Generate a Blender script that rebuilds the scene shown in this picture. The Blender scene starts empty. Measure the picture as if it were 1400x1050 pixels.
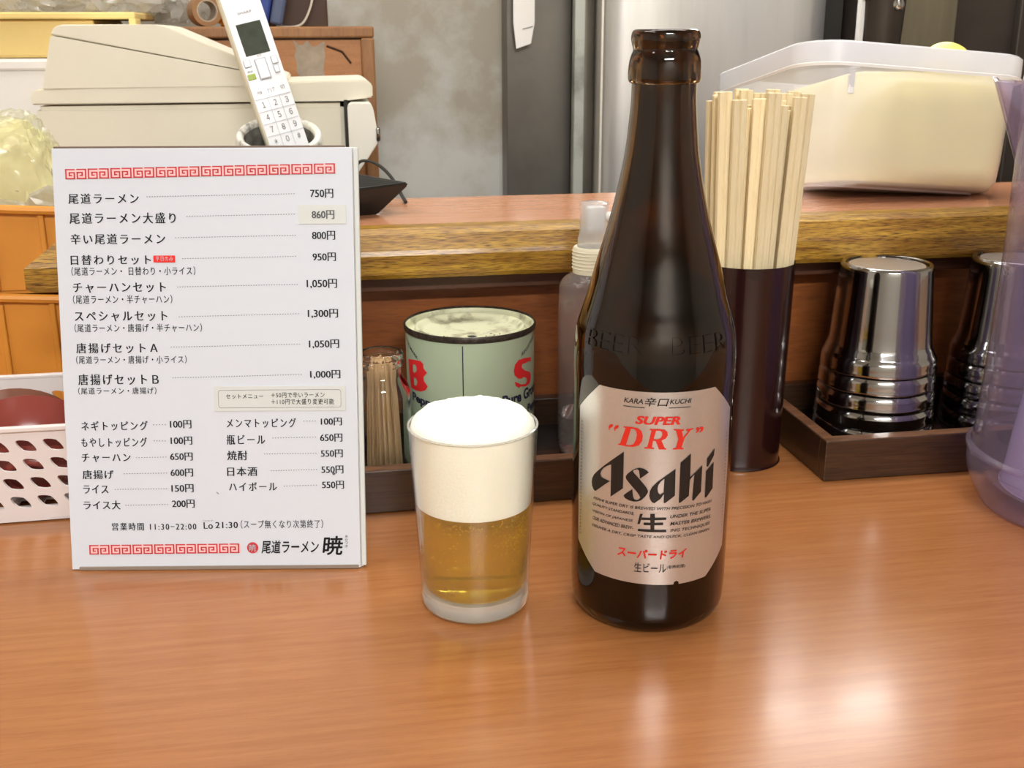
import bpy, bmesh, math, random
from mathutils import Vector, Matrix, noise
random.seed(7)
SC = bpy.context.scene
COL = SC.collection
PI = math.pi

# ---------------------------------------------------------------- camera
cam = bpy.data.objects.new('camera', bpy.data.cameras.new('camera'))
COL.objects.link(cam)
cam.data.sensor_width = 36.0
cam.data.lens = 1530.0 / 1400.0 * 36.0
cam.data.clip_start = 0.01
pitch, roll, yaw = 0.303, -0.004, math.radians(-9.5)
fw = Vector((0, math.cos(pitch), -math.sin(pitch)))
rt = Vector((1, 0, 0)); up = rt.cross(fw)
rt2 = rt * math.cos(roll) + up * math.sin(roll)
up2 = -rt * math.sin(roll) + up * math.cos(roll)
RZ = Matrix.Rotation(yaw, 3, 'Z')
rt2, up2, fw2 = RZ @ rt2, RZ @ up2, RZ @ fw
cam.matrix_world = Matrix(((rt2.x, up2.x, -fw2.x, 0), (rt2.y, up2.y, -fw2.y, 0), (rt2.z, up2.z, -fw2.z, 0.279), (0, 0, 0, 1)))
cam.data.dof.use_dof = True
cam.data.dof.focus_distance = 0.57
cam.data.dof.aperture_fstop = 34
SC.camera = cam

# ---------------------------------------------------------------- view, world, lights
SC.view_settings.view_transform = 'Standard'
SC.view_settings.look = 'None'
SC.view_settings.gamma = 1.0
SC.view_settings.use_curve_mapping = False
SC.view_settings.exposure = 0.12
SC.cycles.max_bounces = 14
SC.cycles.transmission_bounces = 14
SC.cycles.transparent_max_bounces = 16
SC.cycles.sample_clamp_indirect = 6.0

world = bpy.data.worlds.new('room_air'); SC.world = world
world.use_nodes = True
world.node_tree.nodes['Background'].inputs[0].default_value = (0.9, 0.92, 1.0, 1)
world.node_tree.nodes['Background'].inputs[1].default_value = 0.35

def area(name, loc, target, sx, sy, energy, color=(1, 0.97, 0.93)):
    l = bpy.data.lights.new(name, 'AREA'); l.shape = 'RECTANGLE'
    l.size = sx; l.size_y = sy; l.energy = energy; l.color = color
    o = bpy.data.objects.new(name, l); COL.objects.link(o)
    o.location = loc
    o.rotation_euler = (Vector(target) - Vector(loc)).to_track_quat('-Z', 'Y').to_euler()
    return o
area('ceiling_lamp_light', (0.05, -1.65, 1.485), (0.05, -1.0, 0), 1.2, 0.28, 102, (1, 0.985, 0.97))
area('ceiling_lamp_light', (-0.9, 0.55, 1.485), (-0.9, 0.55, 0), 0.28, 1.2, 6)
area('ceiling_lamp_light', (0.35, 0.95, 1.485), (0.35, 0.95, 0), 1.2, 0.28, 8)
area('range_hood_light', (0.59, 1.20, 0.568), (0.55, 0.9, 0.0), 0.24, 0.17, 3.2)

# ---------------------------------------------------------------- helpers
def lin(r, g, b):
    f = lambda c: (c / 255 / 12.92) if c / 255 <= 0.04045 else ((c / 255 + 0.055) / 1.055) ** 2.4
    return (f(r), f(g), f(b), 1)

def nm(name):
    m = bpy.data.materials.new(name); m.use_nodes = True
    nt = m.node_tree
    return m, nt, nt.nodes['Principled BSDF']

def mat(name, col, rough=0.5, metal=0.0, trans=0.0, ior=1.45, coat=0.0, sss=0.0, spec=0.5, alpha=1.0,
        noise_amt=0.0, noise_scale=60.0, stretch=(1, 1, 1), bump=0.0, bump_scale=200.0, col2=None, thr=(0.35, 0.65)):
    m, nt, b = nm(name)
    I = b.inputs
    I['Base Color'].default_value = col; I['Roughness'].default_value = rough
    I['Metallic'].default_value = metal; I['Transmission Weight'].default_value = trans
    I['IOR'].default_value = ior; I['Coat Weight'].default_value = coat
    I['Subsurface Weight'].default_value = sss; I['Specular IOR Level'].default_value = spec
    I['Alpha'].default_value = alpha
    if sss: I['Subsurface Radius'].default_value = (0.01, 0.008, 0.005); I['Subsurface Scale'].default_value = 0.5
    tc = nt.nodes.new('ShaderNodeTexCoord'); mp = nt.nodes.new('ShaderNodeMapping')
    mp.inputs['Scale'].default_value = stretch
    nt.links.new(tc.outputs['Object'], mp.inputs['Vector'])
    if col2 is not None or noise_amt:
        n = nt.nodes.new('ShaderNodeTexNoise'); n.inputs['Scale'].default_value = noise_scale
        n.inputs['Detail'].default_value = 6; n.inputs['Roughness'].default_value = 0.6
        nt.links.new(mp.outputs[0], n.inputs['Vector'])
        r = nt.nodes.new('ShaderNodeValToRGB')
        r.color_ramp.elements[0].position = thr[0]; r.color_ramp.elements[1].position = thr[1]
        c2 = col2 if col2 is not None else tuple(c * (1 - noise_amt) for c in col[:3]) + (1,)
        r.color_ramp.elements[0].color = col; r.color_ramp.elements[1].color = c2
        nt.links.new(n.outputs['Fac'], r.inputs['Fac']); nt.links.new(r.outputs['Color'], I['Base Color'])
    if bump:
        n2 = nt.nodes.new('ShaderNodeTexNoise'); n2.inputs['Scale'].default_value = bump_scale
        n2.inputs['Detail'].default_value = 3
        nt.links.new(mp.outputs[0], n2.inputs['Vector'])
        bp = nt.nodes.new('ShaderNodeBump'); bp.inputs['Strength'].default_value = bump; bp.inputs['Distance'].default_value = 0.001
        nt.links.new(n2.outputs['Fac'], bp.inputs['Height']); nt.links.new(bp.outputs[0], I['Normal'])
    return m

def wood(name, c1, c2, stretch, scale=14.0, rough=0.3, coat=0.0, fine=0.25, thr=(0.3, 0.7), bump=0.05, c3=None, streak=90):
    """grain: long stretched noise plus fine dark pores, all in object space"""
    m, nt, b = nm(name); I = b.inputs
    I['Roughness'].default_value = rough; I['Coat Weight'].default_value = coat; I['Coat Roughness'].default_value = 0.12
    tc = nt.nodes.new('ShaderNodeTexCoord'); mp = nt.nodes.new('ShaderNodeMapping'); mp.inputs['Scale'].default_value = stretch
    nt.links.new(tc.outputs['Object'], mp.inputs['Vector'])
    n = nt.nodes.new('ShaderNodeTexNoise'); n.inputs['Scale'].default_value = scale; n.inputs['Detail'].default_value = 8; n.inputs['Distortion'].default_value = 0.4
    nt.links.new(mp.outputs[0], n.inputs['Vector'])
    r = nt.nodes.new('ShaderNodeValToRGB'); r.color_ramp.elements[0].position = thr[0]; r.color_ramp.elements[1].position = thr[1]
    r.color_ramp.elements[0].color = c1; r.color_ramp.elements[1].color = c2
    nt.links.new(n.outputs['Fac'], r.inputs['Fac'])
    n2 = nt.nodes.new('ShaderNodeTexNoise'); n2.inputs['Scale'].default_value = streak; n2.inputs['Detail'].default_value = 4
    nt.links.new(mp.outputs[0], n2.inputs['Vector'])
    r2 = nt.nodes.new('ShaderNodeValToRGB'); r2.color_ramp.elements[0].position = 0.30; r2.color_ramp.elements[1].position = 0.55
    k = 1 - fine
    r2.color_ramp.elements[0].color = (k, k, k, 1) if c3 is None else c3; r2.color_ramp.elements[1].color = (1, 1, 1, 1)
    nt.links.new(n2.outputs['Fac'], r2.inputs['Fac'])
    mx = nt.nodes.new('ShaderNodeMix'); mx.data_type = 'RGBA'; mx.blend_type = 'MULTIPLY'; mx.inputs['Factor'].default_value = 1
    nt.links.new(r.outputs['Color'], mx.inputs['A']); nt.links.new(r2.outputs['Color'], mx.inputs['B'])
    nt.links.new(mx.outputs['Result'], I['Base Color'])
    bp = nt.nodes.new('ShaderNodeBump'); bp.inputs['Strength'].default_value = bump; bp.inputs['Distance'].default_value = 0.0005
    nt.links.new(n2.outputs['Fac'], bp.inputs['Height']); nt.links.new(bp.outputs[0], I['Normal'])
    return m

def clear_plastic(name, tint, haze=0.25, haze_col=None, rough=0.1, bump=0.0, transl=0.5):
    """thin see-through plastic: tinted transparency + cloudy scattering + a glossy skin"""
    m = bpy.data.materials.new(name); m.use_nodes = True; nt = m.node_tree; nt.nodes.clear()
    out = nt.nodes.new('ShaderNodeOutputMaterial')
    t = nt.nodes.new('ShaderNodeBsdfTransparent'); t.inputs[0].default_value = tint
    hc = haze_col or tint
    d = nt.nodes.new('ShaderNodeBsdfDiffuse'); d.inputs[0].default_value = hc
    tl = nt.nodes.new('ShaderNodeBsdfTranslucent'); tl.inputs[0].default_value = hc
    g = nt.nodes.new('ShaderNodeBsdfGlossy'); g.inputs['Roughness'].default_value = rough
    md = nt.nodes.new('ShaderNodeMixShader'); md.inputs[0].default_value = transl
    nt.links.new(d.outputs[0], md.inputs[1]); nt.links.new(tl.outputs[0], md.inputs[2])
    m1 = nt.nodes.new('ShaderNodeMixShader'); m1.inputs[0].default_value = haze
    nt.links.new(t.outputs[0], m1.inputs[1]); nt.links.new(md.outputs[0], m1.inputs[2])
    lw = nt.nodes.new('ShaderNodeLayerWeight'); pw = nt.nodes.new('ShaderNodeMath'); pw.operation = 'POWER'; pw.inputs[1].default_value = 4.0
    nt.links.new(lw.outputs['Facing'], pw.inputs[0])
    f = nt.nodes.new('ShaderNodeMapRange'); f.inputs['To Min'].default_value = 0.035; f.inputs['To Max'].default_value = 0.85
    nt.links.new(pw.outputs[0], f.inputs['Value'])
    lw.inputs['Blend'].default_value = 0.5
    m2 = nt.nodes.new('ShaderNodeMixShader'); nt.links.new(f.outputs[0], m2.inputs[0])
    nt.links.new(m1.outputs[0], m2.inputs[1]); nt.links.new(g.outputs[0], m2.inputs[2])
    nt.links.new(m2.outputs[0], out.inputs[0])
    if bump:
        tc = nt.nodes.new('ShaderNodeTexCoord'); n = nt.nodes.new('ShaderNodeTexNoise'); n.inputs['Scale'].default_value = 400
        nt.links.new(tc.outputs['Object'], n.inputs['Vector'])
        bp = nt.nodes.new('ShaderNodeBump'); bp.inputs['Strength'].default_value = bump; bp.inputs['Distance'].default_value = 0.001
        nt.links.new(n.outputs[0], bp.inputs['Height'])
        nt.links.new(bp.outputs[0], g.inputs['Normal']); nt.links.new(bp.outputs[0], lw.inputs['Normal'])
    return m

def obj(name, bm, m, parent=None, smooth=False, loc=None, sharp=None):
    me = bpy.data.meshes.new(name)
    if isinstance(bm, bpy.types.Mesh): me = bm; me.name = name
    else:
        bmesh.ops.recalc_face_normals(bm, faces=bm.faces) if smooth != 'keep' else None
        bm.to_mesh(me); bm.free()
    if m: me.materials.clear(); me.materials.append(m)
    if smooth:
        for p in me.polygons: p.use_smooth = True
        me.set_sharp_from_angle(angle=math.radians(sharp or 40))
    o = bpy.data.objects.new(name, me); COL.objects.link(o)
    if loc: o.location = loc
    if parent: o.parent = parent
    return o

def empty(name, loc, label, cat, group=None, rot=(0, 0, 0)):
    o = bpy.data.objects.new(name, None); COL.objects.link(o)
    o.empty_display_size = 0.02; o.location = loc; o.rotation_euler = rot
    return tag(o, label, cat, group)

def tag(o, label, cat, group=None):
    o['label'] = label; o['category'] = cat
    if group: o['group'] = group
    return o

def struct(o): o['kind'] = 'structure'; return o

def dup(root, loc=None, label=None, rot=None, scale=None):
    r = root.copy(); COL.objects.link(r)
    if loc is not None: r.location = loc
    if label: r['label'] = label
    if rot is not None: r.rotation_euler = rot
    if scale is not None: r.scale = scale
    for ch in root.children:
        c = ch.copy(); COL.objects.link(c); c.parent = r
        for g in ch.children:
            d = g.copy(); COL.objects.link(d); d.parent = c
    return r

def bx(x0, x1, y0, y1, z0, z1, bev=0.0, seg=2, bm=None):
    b = bm or bmesh.new()
    r = bmesh.ops.create_cube(b, size=1, matrix=Matrix.Translation(((x0 + x1) / 2, (y0 + y1) / 2, (z0 + z1) / 2)) @ Matrix.Diagonal((x1 - x0, y1 - y0, z1 - z0, 1)))
    if bev:
        es = list({e for v in r['verts'] for e in v.link_edges})
        bmesh.ops.bevel(b, geom=es, offset=bev, segments=seg, affect='EDGES', profile=0.5)
    return b

def lathe(prof, n=64, close=False, bm=None, cap=True):
    """profile [(r, z)] revolved about z"""
    b = bm or bmesh.new(); rings = []
    for r, z in prof:
        if r < 1e-6: rings.append([b.verts.new((0, 0, z))])
        else: rings.append([b.verts.new((r * math.cos(2 * PI * i / n), r * math.sin(2 * PI * i / n), z)) for i in range(n)])
    seq = list(zip(rings, rings[1:]))
    if close: seq.append((rings[-1], rings[0]))
    for A, B in seq:
        for i in range(n):
            j = (i + 1) % n
            if len(A) == 1 and len(B) == 1: continue
            if len(A) == 1: b.faces.new((A[0], B[i], B[j]))
            elif len(B) == 1: b.faces.new((A[i], A[j], B[0]))
            else: b.faces.new((A[i], A[j], B[j], B[i]))
    return b

def smooth_prof(pts, k=4):
    """Catmull-Rom through profile points"""
    out = []
    for i in range(len(pts) - 1):
        p0 = pts[max(i - 1, 0)]; p1 = pts[i]; p2 = pts[i + 1]; p3 = pts[min(i + 2, len(pts) - 1)]
        for s in range(k):
            t = s / k
            out.append(tuple(0.5 * (2 * p1[a] + (p2[a] - p0[a]) * t + (2 * p0[a] - 5 * p1[a] + 4 * p2[a] - p3[a]) * t * t + (3 * p1[a] - p0[a] - 3 * p2[a] + p3[a]) * t ** 3) for a in range(len(p1))))
    out.append(pts[-1]); return out

def prism(poly, a, b_, axis='x', bev=0.0):
    """poly extruded from a to b along the axis; poly coordinates are the other two axes in order"""
    bm = bmesh.new()
    def P(u, v, w):
        return {'x': (w, u, v), 'y': (u, w, v), 'z': (u, v, w)}[axis]
    A = [bm.verts.new(P(u, v, a)) for u, v in poly]; B = [bm.verts.new(P(u, v, b_)) for u, v in poly]
    n = len(poly)
    bm.faces.new(A); bm.faces.new(B[::-1])
    for i in range(n): bm.faces.new((A[i], B[i], B[(i + 1) % n], A[(i + 1) % n]))
    if bev: bmesh.ops.bevel(bm, geom=bm.edges[:], offset=bev, segments=2, affect='EDGES')
    return bm

def tube(pts, r, n=8, bm=None):
    b = bm or bmesh.new(); rings = []
    for i, p in enumerate(pts):
        p = Vector(p); d = (Vector(pts[min(i + 1, len(pts) - 1)]) - Vector(pts[max(i - 1, 0)])).normalized()
        u = d.orthogonal().normalized() if i == 0 else (u - d * u.dot(d)).normalized()
        v = d.cross(u)
        rings.append([b.verts.new(p + (u * math.cos(2 * PI * k / n) + v * math.sin(2 * PI * k / n)) * r) for k in range(n)])
    for A, B in zip(rings, rings[1:]):
        for k in range(n): b.faces.new((A[k], A[(k + 1) % n], B[(k + 1) % n], B[k]))
    b.faces.new(rings[0][::-1]); b.faces.new(rings[-1])
    return b

def shape(polys, depth=0.0, off=0.0):
    """flat filled shape (holes by overlap) in the xy plane, extruded +-depth, as a mesh"""
    c = bpy.data.curves.new('s', 'CURVE'); c.dimensions = '2D'; c.fill_mode = 'BOTH'; c.extrude = depth
    for p in polys:
        s = c.splines.new('POLY'); s.points.add(len(p) - 1); s.use_cyclic_u = True
        for q, pt in zip(s.points, p): q.co = (pt[0], pt[1], off, 1)
    o = bpy.data.objects.new('s', c); me = bpy.data.meshes.new_from_object(o)
    bpy.data.objects.remove(o); bpy.data.curves.remove(c)
    return me

def text_mesh(t, x0, x1, y0, y1, bold=0.0, dbl=0.0, shear=0.0, z=0.0, space=1.0, fat=0.0):
    """lettering whose ink fills the box x0..x1, y0..y1; dbl thickens the upright strokes only"""
    c = bpy.data.curves.new('t', 'FONT'); c.body = t; c.offset = bold; c.space_character = space; c.resolution_u = 3
    o = bpy.data.objects.new('t', c); COL.objects.link(o); bpy.context.view_layer.update()
    me = bpy.data.meshes.new_from_object(o); bpy.data.objects.remove(o); bpy.data.curves.remove(c)
    bm = bmesh.new(); bm.from_mesh(me); bpy.data.meshes.remove(me)
    if fat:
        base_ = bm.verts[:] + bm.edges[:] + bm.faces[:]
        for fx, fy in ((fat, 0), (-fat, 0), (0, fat), (0, -fat)):
            g = bmesh.ops.duplicate(bm, geom=base_)
            for v in g['geom']:
                if isinstance(v, bmesh.types.BMVert): v.co.x += fx; v.co.y += fy
    if dbl:
        g = bmesh.ops.duplicate(bm, geom=bm.verts[:] + bm.edges[:] + bm.faces[:])
        vs = [e for e in g['geom'] if isinstance(e, bmesh.types.BMVert)]
        for v in vs: v.co.x += dbl; v.co.z += 0.0
    for v in bm.verts: v.co.x += shear * v.co.y
    xs = [v.co.x for v in bm.verts]; ys = [v.co.y for v in bm.verts]
    sx = (x1 - x0) / (max(xs) - min(xs)); sy = (y1 - y0) / (max(ys) - min(ys)); mx, my = min(xs), min(ys)
    for v in bm.verts: v.co = Vector((x0 + (v.co.x - mx) * sx, y0 + (v.co.y - my) * sy, z))
    return bm

def wrap(bm, R, th0, step=2.0, lift=0.0):
    """bend a flat mesh (x = arc length in mm, y = height in mm) round a cylinder of radius R (m)"""
    bmesh.ops.triangulate(bm, faces=bm.faces[:])
    xs = [v.co.x for v in bm.verts]; a, b = min(xs), max(xs); x = math.ceil(a / step) * step + .0137
    while x < b:
        bmesh.ops.bisect_plane(bm, geom=bm.verts[:] + bm.edges[:] + bm.faces[:], plane_co=(x, 0, 0), plane_no=(1, 0, 0), dist=1e-6); x += step
    for v in bm.verts:
        th = v.co.x / 1000 / R + th0; zz = v.co.y / 1000; rr = R + lift
        v.co = Vector((rr * math.sin(th), -rr * math.cos(th), zz))
    return bm

def from_me(me):
    bm = bmesh.new(); bm.from_mesh(me); bpy.data.meshes.remove(me); return bm

def blob(bm_or_none, c, s, amp, freq, seed, sub=4):
    b = bmesh.new(); bmesh.ops.create_icosphere(b, subdivisions=sub, radius=1)
    for v in b.verts:
        n = v.co.normalized()
        d = 1 + amp * noise.fractal(n * freq + Vector((seed, seed * 2, 0)), 0.8, 2.2, 4)
        v.co = Vector((n.x * s[0] * d + c[0], n.y * s[1] * d + c[1], n.z * s[2] * d + c[2]))
    return b

# ---------------------------------------------------------------- materials
M = {}
M['counter'] = wood('counter_laminate', lin(170, 112, 66), lin(154, 97, 53), (3.0, 60.0, 60.0), 4, 0.25, 0.2, 0.13, thr=(0.3, 0.72), bump=0.01, streak=30)
M['ledge_top'] = wood('ledge_laminate', lin(216, 156, 118), lin(202, 138, 100), (3, 26, 26), 5, 0.18, 0.4, 0.12, bump=0.01, streak=22)
M['panel'] = wood('panel_veneer', lin(152, 88, 42), lin(128, 70, 32), (4, 30, 30), 5, 0.4, 0.1, 0.25, bump=0.03, streak=20)
M['trim'] = wood('ledge_edge_oak', lin(188, 148, 54), lin(152, 108, 40), (4, 60, 60), 6, 0.35, 0.2, 0.7, c3=(0.16, 0.10, 0.06, 1), thr=(0.35, 0.62), bump=0.2, streak=30)
M['under_strip'] = wood('under_strip_wood', lin(92, 52, 28), lin(72, 40, 22), (4, 30, 30), 5, 0.5, 0, 0.2)
M['tray'] = wood('tray_dark_wood', lin(72, 47, 30), lin(50, 32, 20), (4, 50, 90), 5, 0.35, 0.35, 0.6, bump=0.25, streak=10)
M['tray_edge'] = wood('tray_worn_edge', lin(128, 88, 58), lin(78, 50, 34), (8, 40, 40), 6, 0.4, 0.2, 0.3)
M['tray_floor'] = mat('tray_lacquer', lin(36, 26, 22), 0.14, coat=0.5)
M['cabinet'] = wood('cabinet_frame_wood', lin(150, 104, 60), lin(132, 88, 50), (20, 20, 3), 5, 0.4, 0.1, 0.2, streak=20)
M['cabinet_panel'] = wood('cabinet_panel_wood', lin(188, 130, 78), lin(172, 114, 66), (4, 30, 30), 5, 0.4, 0.1, 0.15)
M['white_print'] = mat('menu_paper', lin(207, 213, 222), 0.35)
M['acrylic'] = mat('acrylic', (0.93, 0.95, 0.95, 1), 0.04, trans=0.9, ior=1.45)
M['acrylic_edge'] = mat('acrylic_edge', lin(150, 135, 122), 0.25, trans=0.2)
M['ink'] = mat('black_ink', lin(24, 23, 25), 0.6)
M['ink_soft'] = mat('grey_ink', lin(92, 92, 94), 0.5)
M['red_ink'] = mat('red_ink', lin(196, 52, 62), 0.5)
M['pink_ink'] = mat('pink_ink', lin(240, 196, 196), 0.5)
M['badge_red'] = mat('badge_red', lin(222, 40, 36), 0.4)
M['sticker'] = mat('sticker_paper', lin(206, 211, 208), 0.35)
M['amber'] = mat('amber_glass', (0.17, 0.092, 0.038, 1), 0.03, trans=1.0, ior=1.5, bump=0.03, bump_scale=90)
M['stout'] = mat('beer_in_bottle', lin(10, 7, 5), 0.25)
M['silver'] = mat('silver_label', lin(214, 211, 208), 0.32, metal=0.8, noise_amt=0.05, noise_scale=900)
M['lbl_red'] = mat('label_red', lin(205, 42, 30), 0.4)
M['lbl_black'] = mat('label_black', lin(28, 24, 22), 0.4)
M['glass'] = clear_plastic('clear_glass', (0.96, 0.98, 0.97, 1), 0.09, (0.85, 0.87, 0.85, 1), 0.02)
M['wet_glass'] = clear_plastic('misted_glass', (0.99, 0.99, 0.98, 1), 0.03, (0.93, 0.93, 0.88, 1), 0.10, bump=0.15)
M['thick_glass'] = mat('thick_glass_base', (0.97, 0.97, 0.92, 1), 0.05, trans=0.72, ior=1.4)
M['jar_glass'] = mat('jar_glass', (0.97, 0.985, 0.975, 1), 0.01, trans=1.0, ior=1.42)
m_, nt_, b_ = nm('golden_beer')
b_.inputs['Base Color'].default_value = (1.0, 0.85, 0.11, 1); b_.inputs['Transmission Weight'].default_value = 1.0; b_.inputs['IOR'].default_value = 1.33; b_.inputs['Roughness'].default_value = 0.05
tl_ = nt_.nodes.new('ShaderNodeBsdfTranslucent'); tl_.inputs[0].default_value = lin(255, 216, 36)
df_ = nt_.nodes.new('ShaderNodeBsdfDiffuse'); df_.inputs[0].default_value = lin(250, 190, 20)
m1_ = nt_.nodes.new('ShaderNodeMixShader'); m1_.inputs[0].default_value = 0.45; nt_.links.new(tl_.outputs[0], m1_.inputs[1]); nt_.links.new(df_.outputs[0], m1_.inputs[2])
m2_ = nt_.nodes.new('ShaderNodeMixShader'); m2_.inputs[0].default_value = 0.27; nt_.links.new(b_.outputs[0], m2_.inputs[1]); nt_.links.new(m1_.outputs[0], m2_.inputs[2])
nt_.links.new(m2_.outputs[0], nt_.nodes['Material Output'].inputs[0]); M['beer'] = m_
M['bubble'] = mat('beer_bubble', lin(250, 226, 130), 0.15, trans=0.3, ior=1.3)
M['foam'] = mat('beer_foam', lin(248, 248, 232), 0.75, sss=0.3, bump=0.3, bump_scale=700)
M['can'] = mat('can_enamel', lin(168, 186, 160), 0.35, col2=lin(150, 168, 144), noise_scale=8, thr=(0.4, 0.75))
M['can_lid'] = mat('can_lid_cream', lin(214, 216, 184), 0.45, col2=lin(122, 112, 88), noise_scale=60, thr=(0.50, 0.70), bump=0.3, bump_scale=300)
M['can_rim'] = mat('can_rim_dark', lin(74, 66, 58), 0.4, metal=0.5, col2=lin(40, 34, 30), noise_scale=300)
M['can_red'] = mat('can_red', lin(214, 40, 44), 0.4)
M['can_navy'] = mat('can_navy', lin(30, 32, 62), 0.4)
M['toothpick'] = mat('toothpick_wood', lin(226, 192, 146), 0.6, noise_amt=0.25, noise_scale=200, stretch=(1, 1, .1))
M['chop'] = wood('chopstick_wood', lin(246, 230, 190), lin(236, 216, 170), (60, 60, 4), 5, 0.55, 0, 0.08, streak=20)
nt_ = M['chop'].node_tree; b_ = nt_.nodes['Principled BSDF']; src_ = b_.inputs['Base Color'].links[0].from_socket
oi_ = nt_.nodes.new('ShaderNodeObjectInfo'); hs_ = nt_.nodes.new('ShaderNodeHueSaturation'); mr_ = nt_.nodes.new('ShaderNodeMapRange'); mr_.inputs['To Min'].default_value = 0.80; mr_.inputs['To Max'].default_value = 1.06
nt_.links.new(oi_.outputs['Random'], mr_.inputs['Value']); nt_.links.new(mr_.outputs[0], hs_.inputs['Value']); nt_.links.new(src_, hs_.inputs['Color']); nt_.links.new(hs_.outputs[0], b_.inputs['Base Color'])
M['maroon'] = mat('maroon_lacquer', lin(34, 12, 12), 0.22, coat=0.4)
M['steel'] = mat('polished_steel', (0.40, 0.395, 0.39, 1), 0.09, metal=1.0)
M['steel_brush'] = mat('brushed_steel', (0.72, 0.71, 0.695, 1), 0.36, metal=0.8, noise_amt=0.22, noise_scale=3, stretch=(6, 6, .6))
M['steel_dull'] = mat('dull_steel', lin(128, 124, 116), 0.38, metal=0.7, noise_amt=0.3, noise_scale=6)
M['steel_dark'] = mat('dark_steel', lin(74, 66, 60), 0.4, metal=0.5, noise_amt=0.35, noise_scale=5)
M['plaster'] = mat('grey_plaster', lin(164, 157, 142), 0.7, col2=lin(194, 194, 188), noise_scale=11, thr=(0.42, 0.66), bump=0.2, bump_scale=40)
# the paint has peeled off near the worktop: whiter patches low on the wall
nt_ = M['plaster'].node_tree; ns_ = [n for n in nt_.nodes if n.bl_idname == 'ShaderNodeTexNoise' and abs(n.inputs['Scale'].default_value - 11) < .1][0]; rp_ = [n for n in nt_.nodes if n.bl_idname == 'ShaderNodeValToRGB'][0]
sp_ = nt_.nodes.new('ShaderNodeSeparateXYZ'); nt_.links.new(nt_.nodes['Texture Coordinate'].outputs['Object'], sp_.inputs[0])
mr_ = nt_.nodes.new('ShaderNodeMapRange'); mr_.inputs['From Min'].default_value = 0.21; mr_.inputs['From Max'].default_value = 0.09; mr_.inputs['To Min'].default_value = -0.06; mr_.inputs['To Max'].default_value = 0.14
nt_.links.new(sp_.outputs['Z'], mr_.inputs['Value']); ad_ = nt_.nodes.new('ShaderNodeMath'); ad_.operation = 'ADD'
nt_.links.new(ns_.outputs['Fac'], ad_.inputs[0]); nt_.links.new(mr_.outputs[0], ad_.inputs[1]); nt_.links.new(ad_.outputs[0], rp_.inputs['Fac'])
M['room'] = mat('room_plaster', lin(222, 216, 204), 0.8)
M['ceiling'] = mat('ceiling_paint', lin(225, 222, 214), 0.9)
M['floor'] = mat('floor_tile', lin(110, 100, 92), 0.5, noise_amt=0.2)
M['pp'] = clear_plastic('milky_plastic', (0.93, 0.93, 0.95, 1), 0.62, (0.88, 0.88, 0.92, 1), 0.25, transl=0.6)
M['pp_rim'] = clear_plastic('milky_plastic_rim', (0.93, 0.93, 0.95, 1), 0.8, (0.86, 0.87, 0.92, 1), 0.25, transl=0.5)
M['noodle'] = mat('pale_yellow_dough', lin(246, 232, 156), 0.6, noise_amt=0.12, noise_scale=30, bump=0.3, bump_scale=60)
M['lemon'] = mat('lemon_skin', lin(240, 222, 110), 0.45, bump=0.3, bump_scale=250)
M['pitcher'] = clear_plastic('lilac_plastic', (0.88, 0.84, 0.92, 1), 0.16, (0.62, 0.56, 0.68, 1), 0.08, bump=0.25, transl=0.5)
M['pitcher_core'] = clear_plastic('lilac_core', (0.85, 0.82, 0.95, 1), 0.85, (0.72, 0.70, 0.90, 1), 0.2)
M['spray'] = clear_plastic('spray_bottle_plastic', (0.95, 0.93, 0.94, 1), 0.16, (0.88, 0.80, 0.76, 1), 0.08, bump=0.6)
M['nozzle'] = clear_plastic('clear_cap', (0.93, 0.94, 0.95, 1), 0.35, (0.9, 0.9, 0.92, 1), 0.08)
M['white_plastic'] = mat('white_plastic', lin(236, 236, 232), 0.35)
M['collar'] = mat('cream_ribbed_plastic', lin(226, 218, 192), 0.45, sss=0.1)
M['red_label'] = mat('red_inner_label', lin(232, 72, 62), 0.5)
M['water'] = mat('clear_liquid', (0.93, 0.95, 0.97, 1), 0.02, trans=0.95, ior=1.33)
M['basket'] = mat('pale_basket_plastic', lin(222, 214, 212), 0.35, sss=0.05)
M['bowl'] = mat('red_brown_lacquer', lin(124, 52, 44), 0.25, coat=0.4)
M['bowl2'] = mat('brown_lacquer', lin(110, 68, 52), 0.3, coat=0.3)
M['orange'] = mat('orange_crate_plastic', lin(218, 146, 56), 0.4, noise_amt=0.12, noise_scale=20)
M['beige'] = mat('aged_cream_plastic', lin(230, 225, 206), 0.45, noise_amt=0.06, noise_scale=8)
M['beige2'] = mat('cream_plastic', lin(238, 236, 224), 0.4)
M['gap'] = mat('dark_gap', lin(40, 36, 32), 0.7)
M['phone'] = mat('handset_white', lin(238, 240, 244), 0.3)
M['phone_side'] = mat('handset_cream_side', lin(232, 226, 200), 0.35)
M['lcd'] = mat('handset_screen', lin(66, 74, 62), 0.15, noise_amt=0.3, noise_scale=60)
M['key_line'] = mat('handset_key_line', lin(176, 180, 186), 0.5)
M['green_key'] = mat('green_key', lin(150, 170, 62), 0.35)
M['speckle'] = mat('speckled_ceramic', lin(226, 224, 214), 0.3, col2=lin(150, 148, 140), noise_scale=90, thr=(0.5, 0.66))
M['speckle_in'] = mat('grey_glaze', lin(142, 140, 132), 0.35, col2=lin(100, 98, 92), noise_scale=90)
M['black_tray'] = mat('black_plastic', lin(22, 24, 24), 0.42)
M['cable_black'] = mat('black_rubber', lin(24, 24, 24), 0.5)
M['cable_white'] = mat('white_rubber', lin(214, 206, 190), 0.5)
M['yellow_card'] = mat('yellow_cardboard', lin(236, 208, 134), 0.6, noise_amt=0.05, noise_scale=20)
M['white_box'] = mat('white_card', lin(232, 228, 222), 0.55)
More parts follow.
